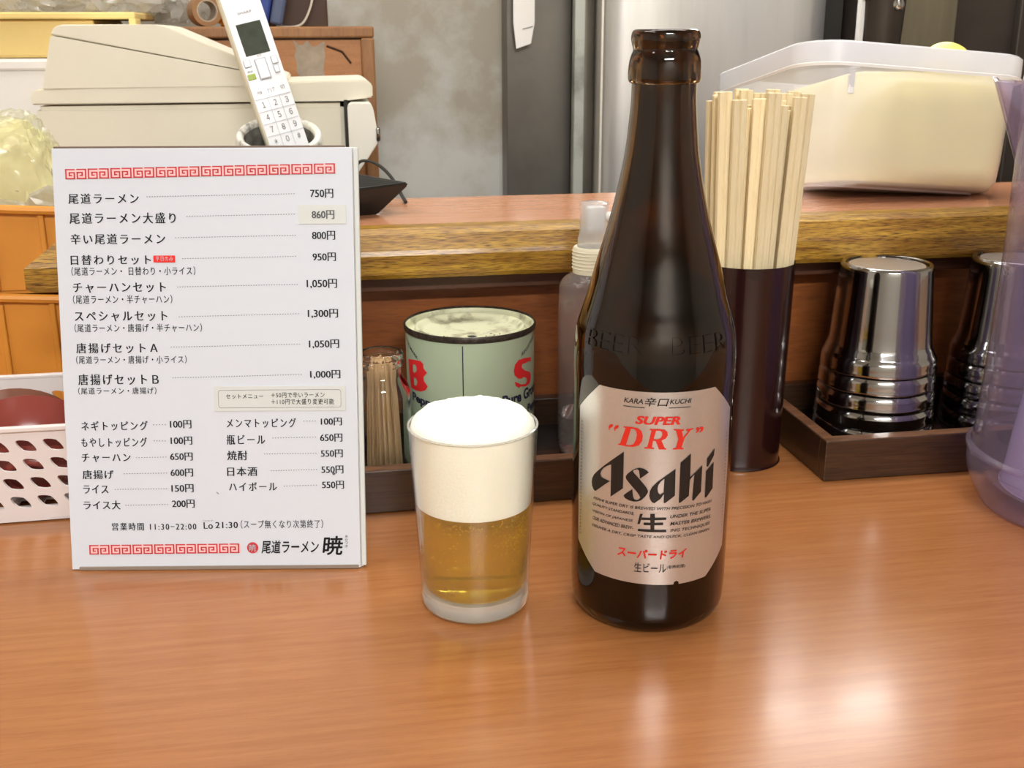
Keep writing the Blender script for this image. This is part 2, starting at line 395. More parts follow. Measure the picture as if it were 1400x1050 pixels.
M['film'] = clear_plastic('crumpled_film', (0.9, 0.9, 0.88, 1), 0.32, (0.8, 0.78, 0.74, 1), 0.12, transl=0.4)
M['bag_film'] = clear_plastic('bag_film', (0.96, 0.96, 0.9, 1), 0.12, (0.9, 0.9, 0.76, 1), 0.2, transl=0.4)
M['powder'] = mat('pale_green_cream_powder', lin(226, 220, 172), 0.8, noise_amt=0.15, noise_scale=60)
M['kraft'] = mat('brown_tape', lin(150, 112, 76), 0.35)
M['snack'] = mat('orange_packet', lin(236, 146, 40), 0.3)
M['blue'] = mat('blue_plastic', lin(44, 66, 140), 0.3, noise_amt=0.3, noise_scale=30)
M['blue2'] = mat('slate_blue_plastic', lin(74, 84, 112), 0.3)
M['brown_board'] = mat('dark_brown_board', lin(66, 42, 24), 0.5)
M['residue'] = mat('tape_residue', lin(176, 160, 140), 0.7, noise_amt=0.2, noise_scale=80)
M['hand_dark'] = mat('black_handle', lin(34, 32, 30), 0.4)
M['lamp_lens'] = mat('lamp_diffuser', lin(240, 238, 232), 0.5)
M['lamp_lens'].node_tree.nodes['Principled BSDF'].inputs['Emission Color'].default_value = (1, 0.97, 0.92, 1)
M['lamp_lens'].node_tree.nodes['Principled BSDF'].inputs['Emission Strength'].default_value = 5.0

# ---- lettering positions in mm on the printed surfaces
MENU= [('尾道ラーメン', 7.7, 44.8, 197.5, 202.9, 1), ('750円', 135.0, 147.2, 200.0, 204.7, 2), ('尾道ラーメン大盛り', 7.8, 63.8, 187.1, 192.8, 1), ('860円', 135.6, 147.6, 189.0, 193.5, 2), ('辛い尾道ラーメン', 7.9, 57.8, 176.3, 181.8, 1), ('800円', 135.4, 147.7, 178.0, 182.7, 2), ('日替わりセット', 7.4, 49.9, 165.5, 170.7, 1), ('950円', 135.4, 147.8, 166.8, 171.3, 2), ('（尾道ラーメン・ 日替わり・小ライス）', 7.5, 73.1, 159.8, 164.4, 0), ('チャーハンセット', 7.9, 57.2, 150.8, 156.0, 1), ('1,050円', 131.9, 148.1, 152.4, 157.4, 2), ('（尾道ラーメン・半チャーハン）', 7.6, 60.3, 144.9, 149.5, 0), ('スペシャルセット', 8.0, 57.4, 135.5, 140.8, 1), ('1,300円', 132.1, 148.3, 136.6, 141.4, 2), ('（尾道ラーメン・唐揚げ・半チャーハン）', 7.7, 75.5, 129.7, 134.2, 0), ('唐揚げセットＡ', 8.0, 51.5, 118.5, 124.0, 1), ('1,050円', 132.3, 148.5, 120.3, 125.1, 2), ('（尾道ラーメン・唐揚げ・小ライス）', 7.7, 66.7, 112.8, 117.1, 0), ('唐揚げセットＢ', 8.3, 51.4, 101.4, 107.3, 1), ('1,000円', 132.5, 148.8, 104.0, 108.7, 2), ('（尾道ラーメン・唐揚げ）', 8.0, 49.9, 96.3, 100.1, 0), ('ネギトッピング', 8.7, 44.5, 76.7, 81.8, 1), ('100円', 56.4, 68.0, 77.6, 82.1, 2), ('もやしトッピング', 8.3, 43.7, 67.7, 72.8, 1), ('100円', 56.4, 68.1, 68.7, 73.1, 2), ('チャーハン', 8.1, 34.5, 59.5, 64.1, 1), ('650円', 55.8, 68.0, 60.0, 64.4, 2), ('唐揚げ', 8.1, 25.0, 50.2, 55.1, 1), ('600円', 55.7, 67.9, 51.2, 55.6, 2), ('ライス', 8.1, 21.8, 42.2, 46.9, 1), ('150円', 55.8, 67.9, 42.5, 47.0, 2), ('ライス大', 7.9, 27.9, 33.3, 38.3, 1), ('200円', 55.8, 68.1, 34.0, 38.5, 2), ('メンマトッピング', 86.9, 124.3, 77.7, 82.8, 1), ('100円', 137.6, 149.0, 78.7, 82.9, 2), ('瓶ビール', 86.6, 107.4, 68.5, 73.9, 1), ('650円', 137.0, 149.1, 69.8, 74.2, 2), ('焼酎', 86.6, 97.5, 60.0, 65.2, 1), ('550円', 137.2, 149.1, 61.2, 65.5, 2), ('日本酒', 86.3, 102.6, 51.3, 56.3, 1), ('550円', 137.3, 149.3, 52.3, 56.7, 2), ('ハイボール', 87.0, 113.0, 43.1, 47.8, 1), ('550円', 137.4, 149.4, 43.9, 48.3, 2), ('営業時間 11:30−22:00', 22.7, 68.6, 21.6, 25.9, 1), ('Lo', 72.5, 77.6, 22.2, 25.9, 1), ('21:30', 78.9, 91.2, 22.5, 26.0, 1), ('（スープ無くなり次第終了）', 92.7, 137.5, 22.2, 26.9, 0)]
MENU2= [('セットメニュー', 87.2, 107.2, 93.6, 96.1, 0), ('＋50円で辛いラーメン', 111.4, 140.1, 93.9, 97.0, 0), ('＋110円で大盛り変更可能', 111.3, 145.1, 90.3, 93.4, 0), ('ラストオーダー', 72.1, 78.3, 26.2, 27.2, 0), ('尾道ラーメン', 103.5, 134.9, 8.2, 15.6, 3), ('暁', 136.8, 148.2, 7.0, 17.8, 3), ('平日のみ', 52.5, 61.7, 167.3, 169.7, 4), ('あ', 149.3, 150.8, 16.8, 18.2, 0), ('か', 149.2, 150.8, 14.9, 16.4, 0), ('つ', 149.2, 150.7, 13.1, 14.6, 0), ('き', 149.1, 150.7, 11.3, 12.7, 0)]
DOTS= [(49.2, 201.0, 126.5, 202.2), (69.8, 190.7, 126.3, 191.6), (63.4, 179.5, 126.6, 180.5), (66.7, 168.5, 126.5, 169.4), (63.4, 153.6, 126.9, 154.6), (63.7, 137.7, 127.1, 139.0), (58.8, 121.5, 127.3, 122.7), (59.0, 105.0, 127.7, 106.4), (47.7, 79.6, 53.9, 79.7), (47.6, 70.9, 53.5, 70.8), (37.7, 61.8, 53.5, 62.0), (30.7, 53.0, 53.6, 53.2), (25.5, 44.4, 53.2, 44.6), (30.8, 35.6, 53.4, 35.9), (128.6, 81.1, 134.7, 81.1), (111.6, 72.0, 134.5, 72.4), (106.9, 63.3, 134.6, 63.6), (110.2, 54.1, 134.7, 54.6), (117.0, 45.6, 134.4, 46.0)]
LOGO= {'A': [(-12.62, 94.95), (-12.63, 76.67), (-18.8, 71.24), (-18.83, 87.43), (-20.92, 86.27), (-22.96, 84.7), (-24.46, 82.73), (-25.0, 81.26), (-24.58, 80.05), (-23.13, 79.39), (-21.32, 79.18), (-19.4, 78.92), (-22.74, 76.06), (-27.81, 71.54), (-28.95, 72.09), (-30.01, 73.63), (-30.36, 75.66), (-29.97, 77.65), (-28.73, 79.9), (-26.72, 82.09), (-22.99, 85.75), (-17.9, 90.34)], 's': [(-0.7, 86.1), (-1.69, 86.96), (-3.15, 87.79), (-5.08, 88.03), (-7.01, 87.4), (-8.94, 85.97), (-10.64, 84.31), (-11.37, 83.0), (-11.23, 81.83), (-10.03, 80.35), (-7.21, 77.35), (-5.68, 75.7), (-4.67, 74.24), (-4.29, 73.23), (-4.85, 72.38), (-5.81, 71.8), (-7.05, 72.12), (-7.68, 73.36), (-8.09, 77.08), (-10.14, 75.36), (-11.88, 73.75), (-12.11, 72.92), (-11.32, 72.01), (-9.52, 71.25), (-7.26, 70.89), (-5.55, 71.2), (-3.87, 71.95), (-1.99, 73.95), (-0.95, 75.85), (-0.79, 76.9), (-1.41, 78.17), (-2.91, 80.14), (-5.92, 83.49), (-7.43, 84.97), (-8.05, 85.93), (-7.48, 86.73), (-6.03, 87.2), (-5.28, 86.66), (-5.0, 85.14), (-4.68, 82.68), (-2.57, 84.42)], 'a': [(11.5, 87.71), (11.74, 74.45), (7.28, 70.91), (6.54, 71.03), (6.52, 75.48), (5.01, 73.04), (2.29, 70.86), (1.22, 71.25), (0.21, 72.77), (-0.19, 74.59), (0.07, 76.95), (0.97, 78.92), (3.27, 81.48), (7.49, 84.81)], 'a_hole': [(6.48, 83.13), (4.94, 81.75), (3.81, 79.93), (3.49, 78.1), (3.84, 76.28), (4.7, 75.14), (6.35, 76.17)], 'h': [(18.74, 94.52), (13.79, 90.61), (13.78, 70.86), (14.31, 70.54), (18.68, 73.55), (18.84, 81.59), (21.22, 83.97), (20.59, 70.98), (21.29, 70.7), (25.3, 74.56), (25.32, 87.63), (18.94, 82.87)], 'i': [(32.62, 87.78), (27.89, 84.22), (27.95, 70.89), (28.77, 70.69), (32.81, 74.4)], 'dot': [(32.85, 94.49), (28.14, 90.41), (28.08, 86.37), (28.89, 86.18), (32.52, 90.93)], 'D': [(-13.16, 107.22), (-9.56, 107.48), (-6.39, 107.23), (-4.67, 105.88), (-3.98, 103.66), (-4.28, 101.1), (-5.66, 98.94), (-8.3, 97.88), (-11.27, 97.73), (-15.67, 97.91), (-15.52, 98.3), (-14.63, 98.61), (-12.13, 106.52), (-13.15, 106.71)], 'D_hole': [(-9.53, 106.62), (-11.7, 98.43), (-10.04, 98.42), (-8.33, 99.15), (-7.18, 101.33), (-6.77, 103.91), (-7.06, 105.65), (-8.06, 106.55)], 'R': [(-1.02, 107.29), (2.84, 107.37), (5.7, 107.03), (7.03, 105.9), (7.23, 104.23), (6.33, 102.73), (4.46, 101.73), (6.02, 98.17), (6.75, 97.91), (6.77, 97.4), (3.43, 97.51), (1.87, 101.55), (0.68, 101.66), (0.22, 98.34), (1.27, 98.13), (1.29, 97.62), (-3.36, 97.61), (-3.24, 98.13), (-1.82, 98.49), (-0.19, 106.43), (-1.0, 106.79)], 'R_hole': [(1.93, 106.5), (0.89, 102.43), (2.55, 102.32), (4.18, 103.0), (4.74, 104.52), (4.55, 105.93), (3.58, 106.53)], 'Y': [(9.77, 107.27), (14.76, 106.67), (14.78, 106.16), (13.78, 105.9), (14.41, 103.16), (14.67, 103.04), (16.88, 105.59), (15.81, 106.21), (15.78, 106.72), (19.48, 106.79), (19.5, 106.44), (18.17, 106.1), (15.21, 102.48), (13.87, 98.03), (14.91, 97.68), (14.83, 97.07), (9.68, 97.3), (9.81, 97.8), (11.27, 98.12), (12.19, 102.23), (10.93, 106.35), (9.79, 106.82)], 'q1': [(-18.79, 107.33), (-20.02, 106.87), (-20.78, 105.69), (-20.52, 104.21), (-20.06, 104.2), (-20.08, 105.07), (-18.97, 105.66), (-18.34, 106.7)], 'q2': [(-15.87, 107.37), (-17.03, 106.96), (-17.76, 105.8), (-17.61, 104.3), (-17.18, 104.28), (-17.09, 105.16), (-16.04, 105.71), (-15.43, 106.74)], 'q3': [(20.98, 106.74), (22.1, 106.87), (22.83, 106.05), (22.38, 104.85), (21.11, 104.18), (20.71, 104.44), (21.61, 105.32), (20.91, 105.83)], 'q4': [(23.02, 106.83), (24.31, 106.91), (25.08, 106.07), (24.55, 104.84), (23.0, 103.98), (22.7, 104.29), (23.69, 105.29), (23.07, 105.9)], 'sei1': [(0.55, 65.42), (2.76, 65.5), (2.69, 56.31), (0.99, 56.25)], 'sei2': [(-3.12, 63.32), (8.04, 63.61), (8.09, 62.44), (-3.57, 62.11)], 'sei3': [(-4.14, 65.07), (-2.83, 65.19), (-4.09, 59.93), (-5.21, 59.8)], 'sei4': [(-2.31, 60.84), (6.66, 61.11), (6.71, 59.83), (-2.27, 59.56)], 'sei5': [(-4.89, 57.44), (1.68, 57.45), (8.28, 57.33), (8.32, 56.15), (1.72, 56.17), (-4.86, 56.27)]}
LTXT= [('KARA', -13.28, -4.37, 118.88, 121.27, 0), ('辛口', -3.62, 7.18, 118.0, 122.17, 0), ('KUCHI', 7.61, 17.8, 119.14, 121.38, 0), ('SUPER', -7.75, 12.89, 109.2, 113.22, 1), ('ASAHI SUPER DRY IS BREWED WITH PRECISION TO HIGH', -29.12, 32.62, 67.31, 68.79, 0), ('QUALITY STANDARDS,', -29.39, -6.91, 63.92, 65.56, 0), ('VISION OF JAPANESE', -29.3, -7.2, 60.22, 61.86, 0), ('OUR ADVANCED BREW-', -29.2, -7.1, 56.72, 58.49, 0), ('DELIVER A DRY, CRISP TASTE AND QUICK, CLEAN FINISH.', -29.33, 32.19, 52.86, 54.42, 0), ('UNDER THE SUPER', 9.89, 32.16, 63.12, 64.82, 0), ('MASTER BREWERS.', 10.04, 32.43, 59.42, 61.18, 0), ('ING TECHNIQUES', 10.17, 32.17, 55.88, 57.64, 0), ('スーパードライ', -14.55, 18.94, 42.2, 47.1, 1), ('生ビール', -6.08, 8.95, 35.2, 40.11, 0), ('(非熱処理)', 9.27, 18.37, 36.78, 38.87, 0)]
CAN= {'B': [(-52.08, 80.56), (-41.55, 82.4), (-35.2, 83.01), (-32.72, 81.56), (-32.61, 78.87), (-29.62, 76.33), (-32.84, 73.0), (-32.41, 70.35), (-29.14, 67.47), (-31.59, 64.41), (-36.09, 62.65), (-41.98, 62.25), (-47.79, 62.29), (-50.26, 69.97)], 'Bh1': [(-44.34, 78.77), (-41.02, 79.41), (-39.48, 77.81), (-39.87, 75.37), (-42.05, 73.68), (-44.34, 73.74)], 'Bh2': [(-43.28, 70.62), (-40.41, 70.3), (-39.16, 68.47), (-40.1, 65.89), (-42.55, 65.03), (-43.58, 65.8)], 'S': [(49.26, 81.29), (40.06, 82.86), (33.91, 83.1), (30.69, 80.68), (29.45, 77.06), (30.15, 73.8), (33.32, 70.92), (36.8, 69.94), (38.7, 70.65), (42.2, 69.35), (43.43, 67.04), (41.46, 65.43), (36.19, 66.31), (32.22, 68.66), (30.33, 69.47), (31.15, 66.55), (34.19, 64.43), (35.59, 65.12), (40.74, 63.8), (46.33, 63.85), (48.88, 65.91), (49.3, 68.98), (47.25, 71.79), (40.75, 74.46), (36.82, 77.38), (37.44, 79.58), (41.46, 79.39), (46.3, 79.32), (49.27, 78.13)]}

# ================================================================ the room
struct(obj('floor', bx(-2.2, 2.6, -2.2, 1.5, -0.95, -0.90), M['floor']))
struct(obj('ceiling', bx(-2.2, 2.6, -2.2, 1.5, 1.52, 1.57), M['ceiling']))
struct(obj('wall_back', bx(-2.2, 2.6, 1.45, 1.5, -0.9, 1.52), M['plaster']))
struct(obj('wall_front', bx(-2.2, 2.6, -2.2, -2.15, -0.9, 1.52), M['room']))
struct(obj('wall_left', bx(-2.2, -2.15, -2.15, 1.45, -0.9, 1.52), M['room']))
struct(obj('wall_right', bx(2.55, 2.6, -2.15, 1.45, -0.9, 1.52), M['room']))
for (x0, x1, y0, y1, lab) in ((-0.55, 0.65, -1.79, -1.51, 'long white ceiling lamp above the seats'), (-1.04, -0.76, -0.05, 1.15, 'long white ceiling lamp on the left, turned to the kitchen'), (-0.25, 0.95, 0.81, 1.09, 'long white ceiling lamp above the kitchen')):
    t = empty('ceiling_lamp', ((x0 + x1) / 2, (y0 + y1) / 2, 1.49), lab, 'lamp')
    hx, hy = (x1 - x0) / 2, (y1 - y0) / 2
    obj('lamp_housing', bx(-hx - .02, hx + .02, -hy - .02, hy + .02, 0.008, 0.0295, 0.004), M['white_plastic'], t)
    obj('lamp_diffuser', bx(-hx, hx, -hy, hy, -0.001, 0.008), M['lamp_lens'], t)

# front counter with its cabinet below
t = empty('counter', (0.25, 0.5, -0.90), 'orange-brown wood-grain counter with a glossy worn top', 'counter')
obj('worktop', bx(-1.45, 1.55, -0.40, 0.368, 0.855, 0.90, 0.004), M['counter'], t)
obj('counter_front', bx(-1.4, 1.5, -0.20, 0.36, 0.0, 0.855), M['panel'], t)

# raised ledge: top board, oak edge, dark brown strip and panel
t = empty('raised_ledge', (0.3, 0.75, 0), 'raised wooden serving ledge with a yellow-brown oak edge behind the counter', 'ledge')
def loc(bm, dx, dy, dz=0):
    bmesh.ops.translate(bm, verts=bm.verts, vec=(dx, dy, dz)); return bm
obj('ledge_board', loc(prism([(-0.140, .752), (1.3, .752), (1.3, .878), (-0.102, .878)], 0.128, 0.1571, 'z'), -.3, -.75), M['ledge_top'], t)
obj('end_cap', loc(prism([(-0.1605, .752), (-0.140, .752), (-0.102, .878), (-0.1225, .878)], 0.1255, 0.1572, 'z', .001), -.3, -.75), M['trim'], t)
e = prism([(0.752, 0.1572), (0.7395, 0.1568), (0.7335, 0.1535), (0.7285, 0.1435), (0.7275, 0.1405), (0.729, 0.1275), (0.7315, 0.1245), (0.752, 0.1245)], -0.187, 1.3, 'x')
for v in e.verts:
    if v.co.x < 0: v.co.x += max(0, (v.co.z - 0.14)) * 1.3 + (0.004 if v.co.z < 0.126 else 0)
obj('oak_edge', loc(e, -.3, -.75), M['trim'], t)
obj('under_strip', loc(bx(-0.10, 1.3, 0.748, 0.768, 0.112, 0.1245, 0.001), -.3, -.75), M['under_strip'], t)  # darker brown strip running along below the oak edge
obj('upright_panel', loc(bx(-0.10, 1.3, 0.768, 0.79, 0.0, 0.128), -.3, -.75), M['panel'], t)

# worktops on the kitchen side
t = obj('steel_worktop', bx(0.1, 1.25, 0.882, 1.0, 0.09, 0.128, 0.003), M['steel_dull']); tag(t, 'narrow steel kitchen worktop behind the raised ledge', 'worktop')
obj('worktop_base', bx(0.12, 1.2, 0.885, 0.99, -0.90, 0.09), M['steel_dark'], t)
t = obj('kitchen_table', bx(-0.245, 0.065, 1.035, 1.19, 0.09, 0.125, 0.003), M['brown_board']); tag(t, 'dark wooden kitchen table under the cream office machine', 'table')
for x in (-.24, .03):
    for y in (1.05, 1.18): obj('leg', bx(x, x + .02, y, y + .02, -0.90, 0.09), M['brown_board'], t)

# ================================================================ kitchen background
# wooden cupboard
t = empty('wooden_cupboard', (-0.05, 1.3, -0.90), 'brown wooden cupboard with a framed panel door behind the cream machine', 'cupboard')
c = lambda b: loc(b, .05, -1.3, .9)
obj('carcass', c(bx(-0.19, 0.060, 1.262, 1.43, -0.90, 0.2855, 0.002)), M['cabinet'], t)
d = obj('door', c(bx(-0.175, 0.048, 1.252, 1.262, -0.88, 0.274)), M['cabinet_panel'], t)
obj('stile', c(bx(0.048, 0.062, 1.244, 1.262, -0.90, 0.276, 0.002)), M['cabinet'], t)
obj('stile', c(bx(-0.19, -0.175, 1.244, 1.262, -0.90, 0.276, 0.002)), M['cabinet'], t)
obj('top_rail', c(bx(-0.19, 0.062, 1.244, 1.262, 0.276, 0.2875, 0.002)), M['cabinet'], t)
bmr = bmesh.new(); rr = random.Random(3)
vs = []
for k in range(26):
    a = 2 * PI * k / 26; q = 1 + rr.uniform(-.18, .18); vs.append(bmr.verts.new((0.058 - .05 + .015 * max(-1, min(1, 1.5 * math.cos(a))) * q + .037, -0.0485, 1.150 + .021 * max(-1, min(1, 1.5 * math.sin(a))) * q)))
bmr.faces.new(vs); obj('tape_residue', bmr, M['residue'], t)
obj('pull_mark', c(tube([(0.012, 1.251, 0.268), (0.028, 1.251, 0.262), (0.037, 1.251, 0.25)], 0.0012, 5)), M['brown_board'], t)

t = obj('brown_board', bx(-0.06, 0.0155, 1.30, 1.33, 0.2862, 0.62, 0.002), M['brown_board']); tag(t, 'dark brown upright board standing on the cupboard', 'board')
pts = smooth_prof([(0.005, 1.285, 0.44), (0.0035, 1.285, 0.36), (0.0015, 1.285, 0.325), (-0.005, 1.285, 0.302), (-0.016, 1.285, 0.2885), (-0.04, 1.285, 0.2875)], 5)
tag(obj('white_cable', tube(pts, 0.0012, 6), M['cable_white'], None, True), 'thin white cable curving down in front of the dark brown board', 'cable')
# blue folder bundle leaning on the board
t = empty('blue_folder', (-0.06, 1.275, 0.2876), 'blue plastic folder leaning behind the handset', 'folder')
def lean(bm, a): bmesh.ops.rotate(bm, verts=bm.verts, cent=(0, 0, 0), matrix=Matrix.Rotation(a, 3, 'Y')); return bm
obj('cover', lean(bx(-0.022, 0.012, -.012, .004, 0.004, 0.15, 0.003), .22), M['blue'], t)
obj('spine', lean(bx(0.013, 0.026, -.014, .006, 0.006, 0.15, 0.003), .22), M['blue2'], t)

# steel post and plates
t = obj('recessed_plate', bx(0.231, 0.312, 1.41, 1.448, -0.9, 1.2, 0.001), M['steel_dull']); tag(t, 'dull grey recessed metal plate between the plaster wall and the pipe', 'panel')
t = empty('metal_pipe', (0.322, 1.385, -0.90), 'upright grimy metal pipe with a pale bright edge strip', 'pipe')
obj('pipe', lathe([(0, 0), (0.0125, 0), (0.0125, 2.2), (0, 2.2)], 32), M['steel_dull'], t, True)
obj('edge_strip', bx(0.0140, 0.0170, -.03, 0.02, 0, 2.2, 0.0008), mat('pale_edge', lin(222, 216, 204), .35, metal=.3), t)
obj('pale_strip', bx(-0.0165, -0.0040, -.022, -.008, 0, 2.2, 0.001), mat('pale_grimy_strip', lin(168, 170, 162), .45, metal=.2, col2=lin(110, 112, 100), noise_scale=14, thr=(.5, .72)), t)
pr = [(0.3400, 1.42), (0.3400, 1.392), (0.343, 1.376), (0.352, 1.366), (0.37, 1.362), (0.60, 1.362), (0.622, 1.370), (0.632, 1.39), (0.632, 1.42)]
t = obj('steel_refrigerator', prism(pr, -0.895, 1.15, 'z'), M['steel_brush'], None, True, sharp=50); tag(t, 'large brushed steel refrigerator side behind the beer bottle', 'refrigerator')
obj('door_gap', bx(0.632, 0.66, 1.40, 1.42, -.895, 1.15), M['gap'], t)
t = empty('range_hood', (0.59, 1.20, 0.575), 'steel range hood with a lit lamp above the dark appliance', 'hood')
obj('hood_shell', prism([(-.12, 0.02), (.095, 0.02), (.09, .28), (-.06, .28)], -.17, .17, 'x'), M['steel_brush'], t)
obj('hood_lamp', bx(-.12, .12, -.085, .085, 0.0, 0.02), M['lamp_lens'], t)

t = empty('dark_oven_hood', (0.86, 1.31, -0.90), 'dark steel appliance front behind the milky food container', 'appliance')
obj('body', bx(-0.196, 0.70, 0.0, 0.12, 0, 2.1, 0.003), M['steel_dark'], t)
obj('door_plate', bx(-0.02, 0.66, -0.012, 0.0, 0.2, 1.9, 0.002), M['steel_dark'], t)
obj('olive_side', bx(-0.195, -0.10, -0.008, 0.0, 0.0, 2.1, 0.002), mat('olive_grey_steel', lin(112, 104, 84), 0.45, metal=0.4, noise_amt=.3, noise_scale=8, stretch=(5, 5, .5)), t)
obj('ledge_plate', bx(0.08, 0.17, -0.05, -0.012, 1.145, 1.163, 0.002), M['steel_dull'], t)

# hanging things
t = empty('paper_strip', (0.252, 1.396, 0.262), 'white paper strip hanging in front of the grey metal plate', 'paper')
obj('strip', from_me(shape([[(-0.0115, 0.0), (0.0065, 0.006), (0.0110, 0.030), (0.0115, 0.30), (-0.0150, 0.30), (-0.0150, 0.03)]], 0.0004)), M['white_box'], t)
t.rotation_euler = (PI / 2, 0, 0)
obj('fold_line', from_me(shape([[(-0.004, 0.0225), (0.0085, 0.0255), (0.0085, 0.0262), (-0.004, 0.0232)]], 0.0002, 0.0008)), M['ink_soft'], t)
obj('tape', bx(-.02, .017, .29, .305, -.0008, .0008), M['kraft'], t)
t = empty('hanging_holder', (0.607, 1.19, 0.262), 'black-topped steel utensil holder hanging behind the food container', 'holder')
obj('sleeve', lathe([(0.0, 0), (0.021, 0), (0.0235, 0.05), (0.024, 0.055), (0.022, 0.055), (0.02, 0.004), (0, 0.004)], 32), M['steel_dark'], t, True)
obj('strap', bx(-.028, -.022, -.004, .004, -0.02, 0.30, .001), M['white_plastic'], t)
obj('handle', prism([(-.026, 0.048), (.026, 0.070), (.022, 0.30), (-.022, 0.30)], -.014, .014, 'y', .003), M['hand_dark'], t)
obj('clip', lathe([(0, 0), (.006, 0), (.008, .006), (.004, .016), (0, .018)], 16), M['steel'], t, True, loc=(.006, -.02, .04))
obj('hook_rod', tube([(0, 0, .29), (0, 0, .31)], .003, 6), M['steel_dark'], t, True)

# white storage box with yellow cardboard box on it, left background
t = empty('white_storage_box', (-0.30, 1.32, -0.90), 'tall white storage box at the far left under the yellow one', 'box')
obj('box_body', bx(-.16, .05, -.12, .08, 0, 1.15, .003), M['white_box'], t)
obj('box_lid', bx(-.162, .052, -.122, .082, 1.146, 1.158, .003), M['white_box'], t)
t = empty('yellow_cardboard_box', (-0.29, 1.32, 0.2585), 'flat yellow cardboard box with a folded top edge on the white one', 'box')
pr = smooth_prof([(-.2, 0), (-.13, 0), (-.1, 0.002), (.10, 0.0)], 4)
obj('box_body', bx(-.2, .078, -.12, .06, 0, .036, .003), M['yellow_card'], t)
obj('top_flap', bx(-.205, .118, -.126, .06, .036, .0425, .0015), M['yellow_card'], t)
obj('flap_end', bx(.112, .1185, -.1265, -.09, .026, .0365, .001), M['yellow_card'], t)

# tape roll, orange packet, film heaps on the cupboard / yellow box
t = empty('tape_roll', (-0.113, 1.278, 0.3034), 'roll of brown packing tape standing on the cupboard', 'tape', rot=(PI / 2, 0, 0.35))
obj('tape_winding', lathe([(0.011, -.012), (0.0155, -.012), (0.0155, .012), (0.011, .012)], 48, True), M['kraft'], t, True)
obj('cardboard_core', lathe([(0.0098, -.012), (0.0110, -.012), (0.0110, .012), (0.0098, .012)], 48, True), M['residue'], t, True)
b = blob(None, (0, 0, 0.011), (0.020, 0.008, 0.012), 0.45, 1.6, 5, 4)
tag(obj('snack_packet', b, M['snack'], None, True, loc=(-0.083, 1.295, 0.2876)), 'crumpled orange packet beside the roll of tape', 'packet')
def film(c, s, seed, name='clear_bag', lab='', m='film', amp=.55):
    b = blob(None, (0, 0, 0), s, amp, 2.4, seed, 5)
    for v in b.verts:
        if v.co.z < -s[2] * .5: v.co.z = -s[2] * .5
    o = obj(name, b, M[m], None, True, loc=c, sharp=25); tag(o, lab, 'plastic bag'); return o
film((-0.345, 1.30, 0.326), (.075, .05, .046), 1, lab='crumpled clear plastic bag at the top left corner')
film((-0.205, 1.32, 0.322), (.062, .045, .040), 4, lab='crumpled clear plastic bag on the yellow box, left of the tape roll')
film((-0.128, 1.345, 0.322), (.05, .03, .06), 9, lab='crumpled clear plastic bag behind the roll of tape')

# cream office machine
t = empty('office_machine', (-0.10, 1.08, 0.125), 'large aged cream office machine with a sloping lid behind the menu stand', 'machine')
o_ = lambda b: loc(b, .10, -1.08, -.125)
body = prism([(-0.249, 0.219), (-0.243, 0.165), (-0.236, 0.145), (0.024, 0.145), (0.024, 0.219)], 1.08, 1.21, 'y', .004)
obj('body', o_(body), M['beige'], t, True)
obj('lid_band', o_(prism([(-0.251, 0.2205), (-0.251, 0.229), (-0.246, 0.234), (0.044, 0.2395), (0.0505, 0.235), (0.0505, 0.2235), (0.024, 0.2205)], 1.0785, 1.212, 'y', .0012)), M['beige'], t, True)
obj('hood', o_(prism([(-0.240, 0.2335), (-0.228, 0.2795), (-0.062, 0.2475), (-0.028, 0.2365), (-0.028, 0.234)], 1.078, 1.205, 'y', .001)), M['beige'], t, True)
lid = prism([(-0.228, 0.2802), (-0.224, 0.2865), (-0.218, 0.2885), (-0.140, 0.2885), (-0.130, 0.2870), (-0.026, 0.2420), (-0.026, 0.2375), (-0.062, 0.2482)], 1.078, 1.205, 'y', .001)
obj('hood_lid', o_(lid), M['beige'], t, True)
obj('side_block', o_(prism([(0.0265, 0.172), (0.0265, 0.2165), (0.029, 0.2195), (0.0475, 0.2195), (0.050, 0.214), (0.0530, 0.194), (0.0535, 0.183), (0.042, 0.1665), (0.0265, 0.1655)], 1.070, 1.19, 'y', .001)), M['beige2'], t, True)
obj('side_foot', o_(prism([(0.010, 0.166), (0.041, 0.1655), (0.030, 0.150), (0.018, 0.148)], 1.072, 1.18, 'y', .001)), M['beige2'], t, True)
obj('latch', o_(bx(0.0515, 0.0555, 1.066, 1.076, 0.184, 0.197, .0015)), M['steel'], t, True)
obj('dark_joint', o_(bx(0.0235, 0.0268, 1.076, 1.19, 0.165, 0.2215)), M['gap'], t)  # near-black strip filling the joint beside the side block
obj('base', o_(bx(-0.225, 0.02, 1.09, 1.2, 0.1252, 0.146, .002)), M['gap'], t)
pts = smooth_prof([(0.030, 1.06, 0.160), (0.036, 1.03, 0.1705), (0.047, 0.98, 0.1730), (0.055, 0.92, 0.1690), (0.060, 0.868, 0.1605), (0.061, 0.845, 0.1588)], 6)
tag(obj('black_cable', tube(pts, 0.0014, 6), M['cable_black'], None, True), 'thin black cable running from the cream machine to the ledge', 'cable')

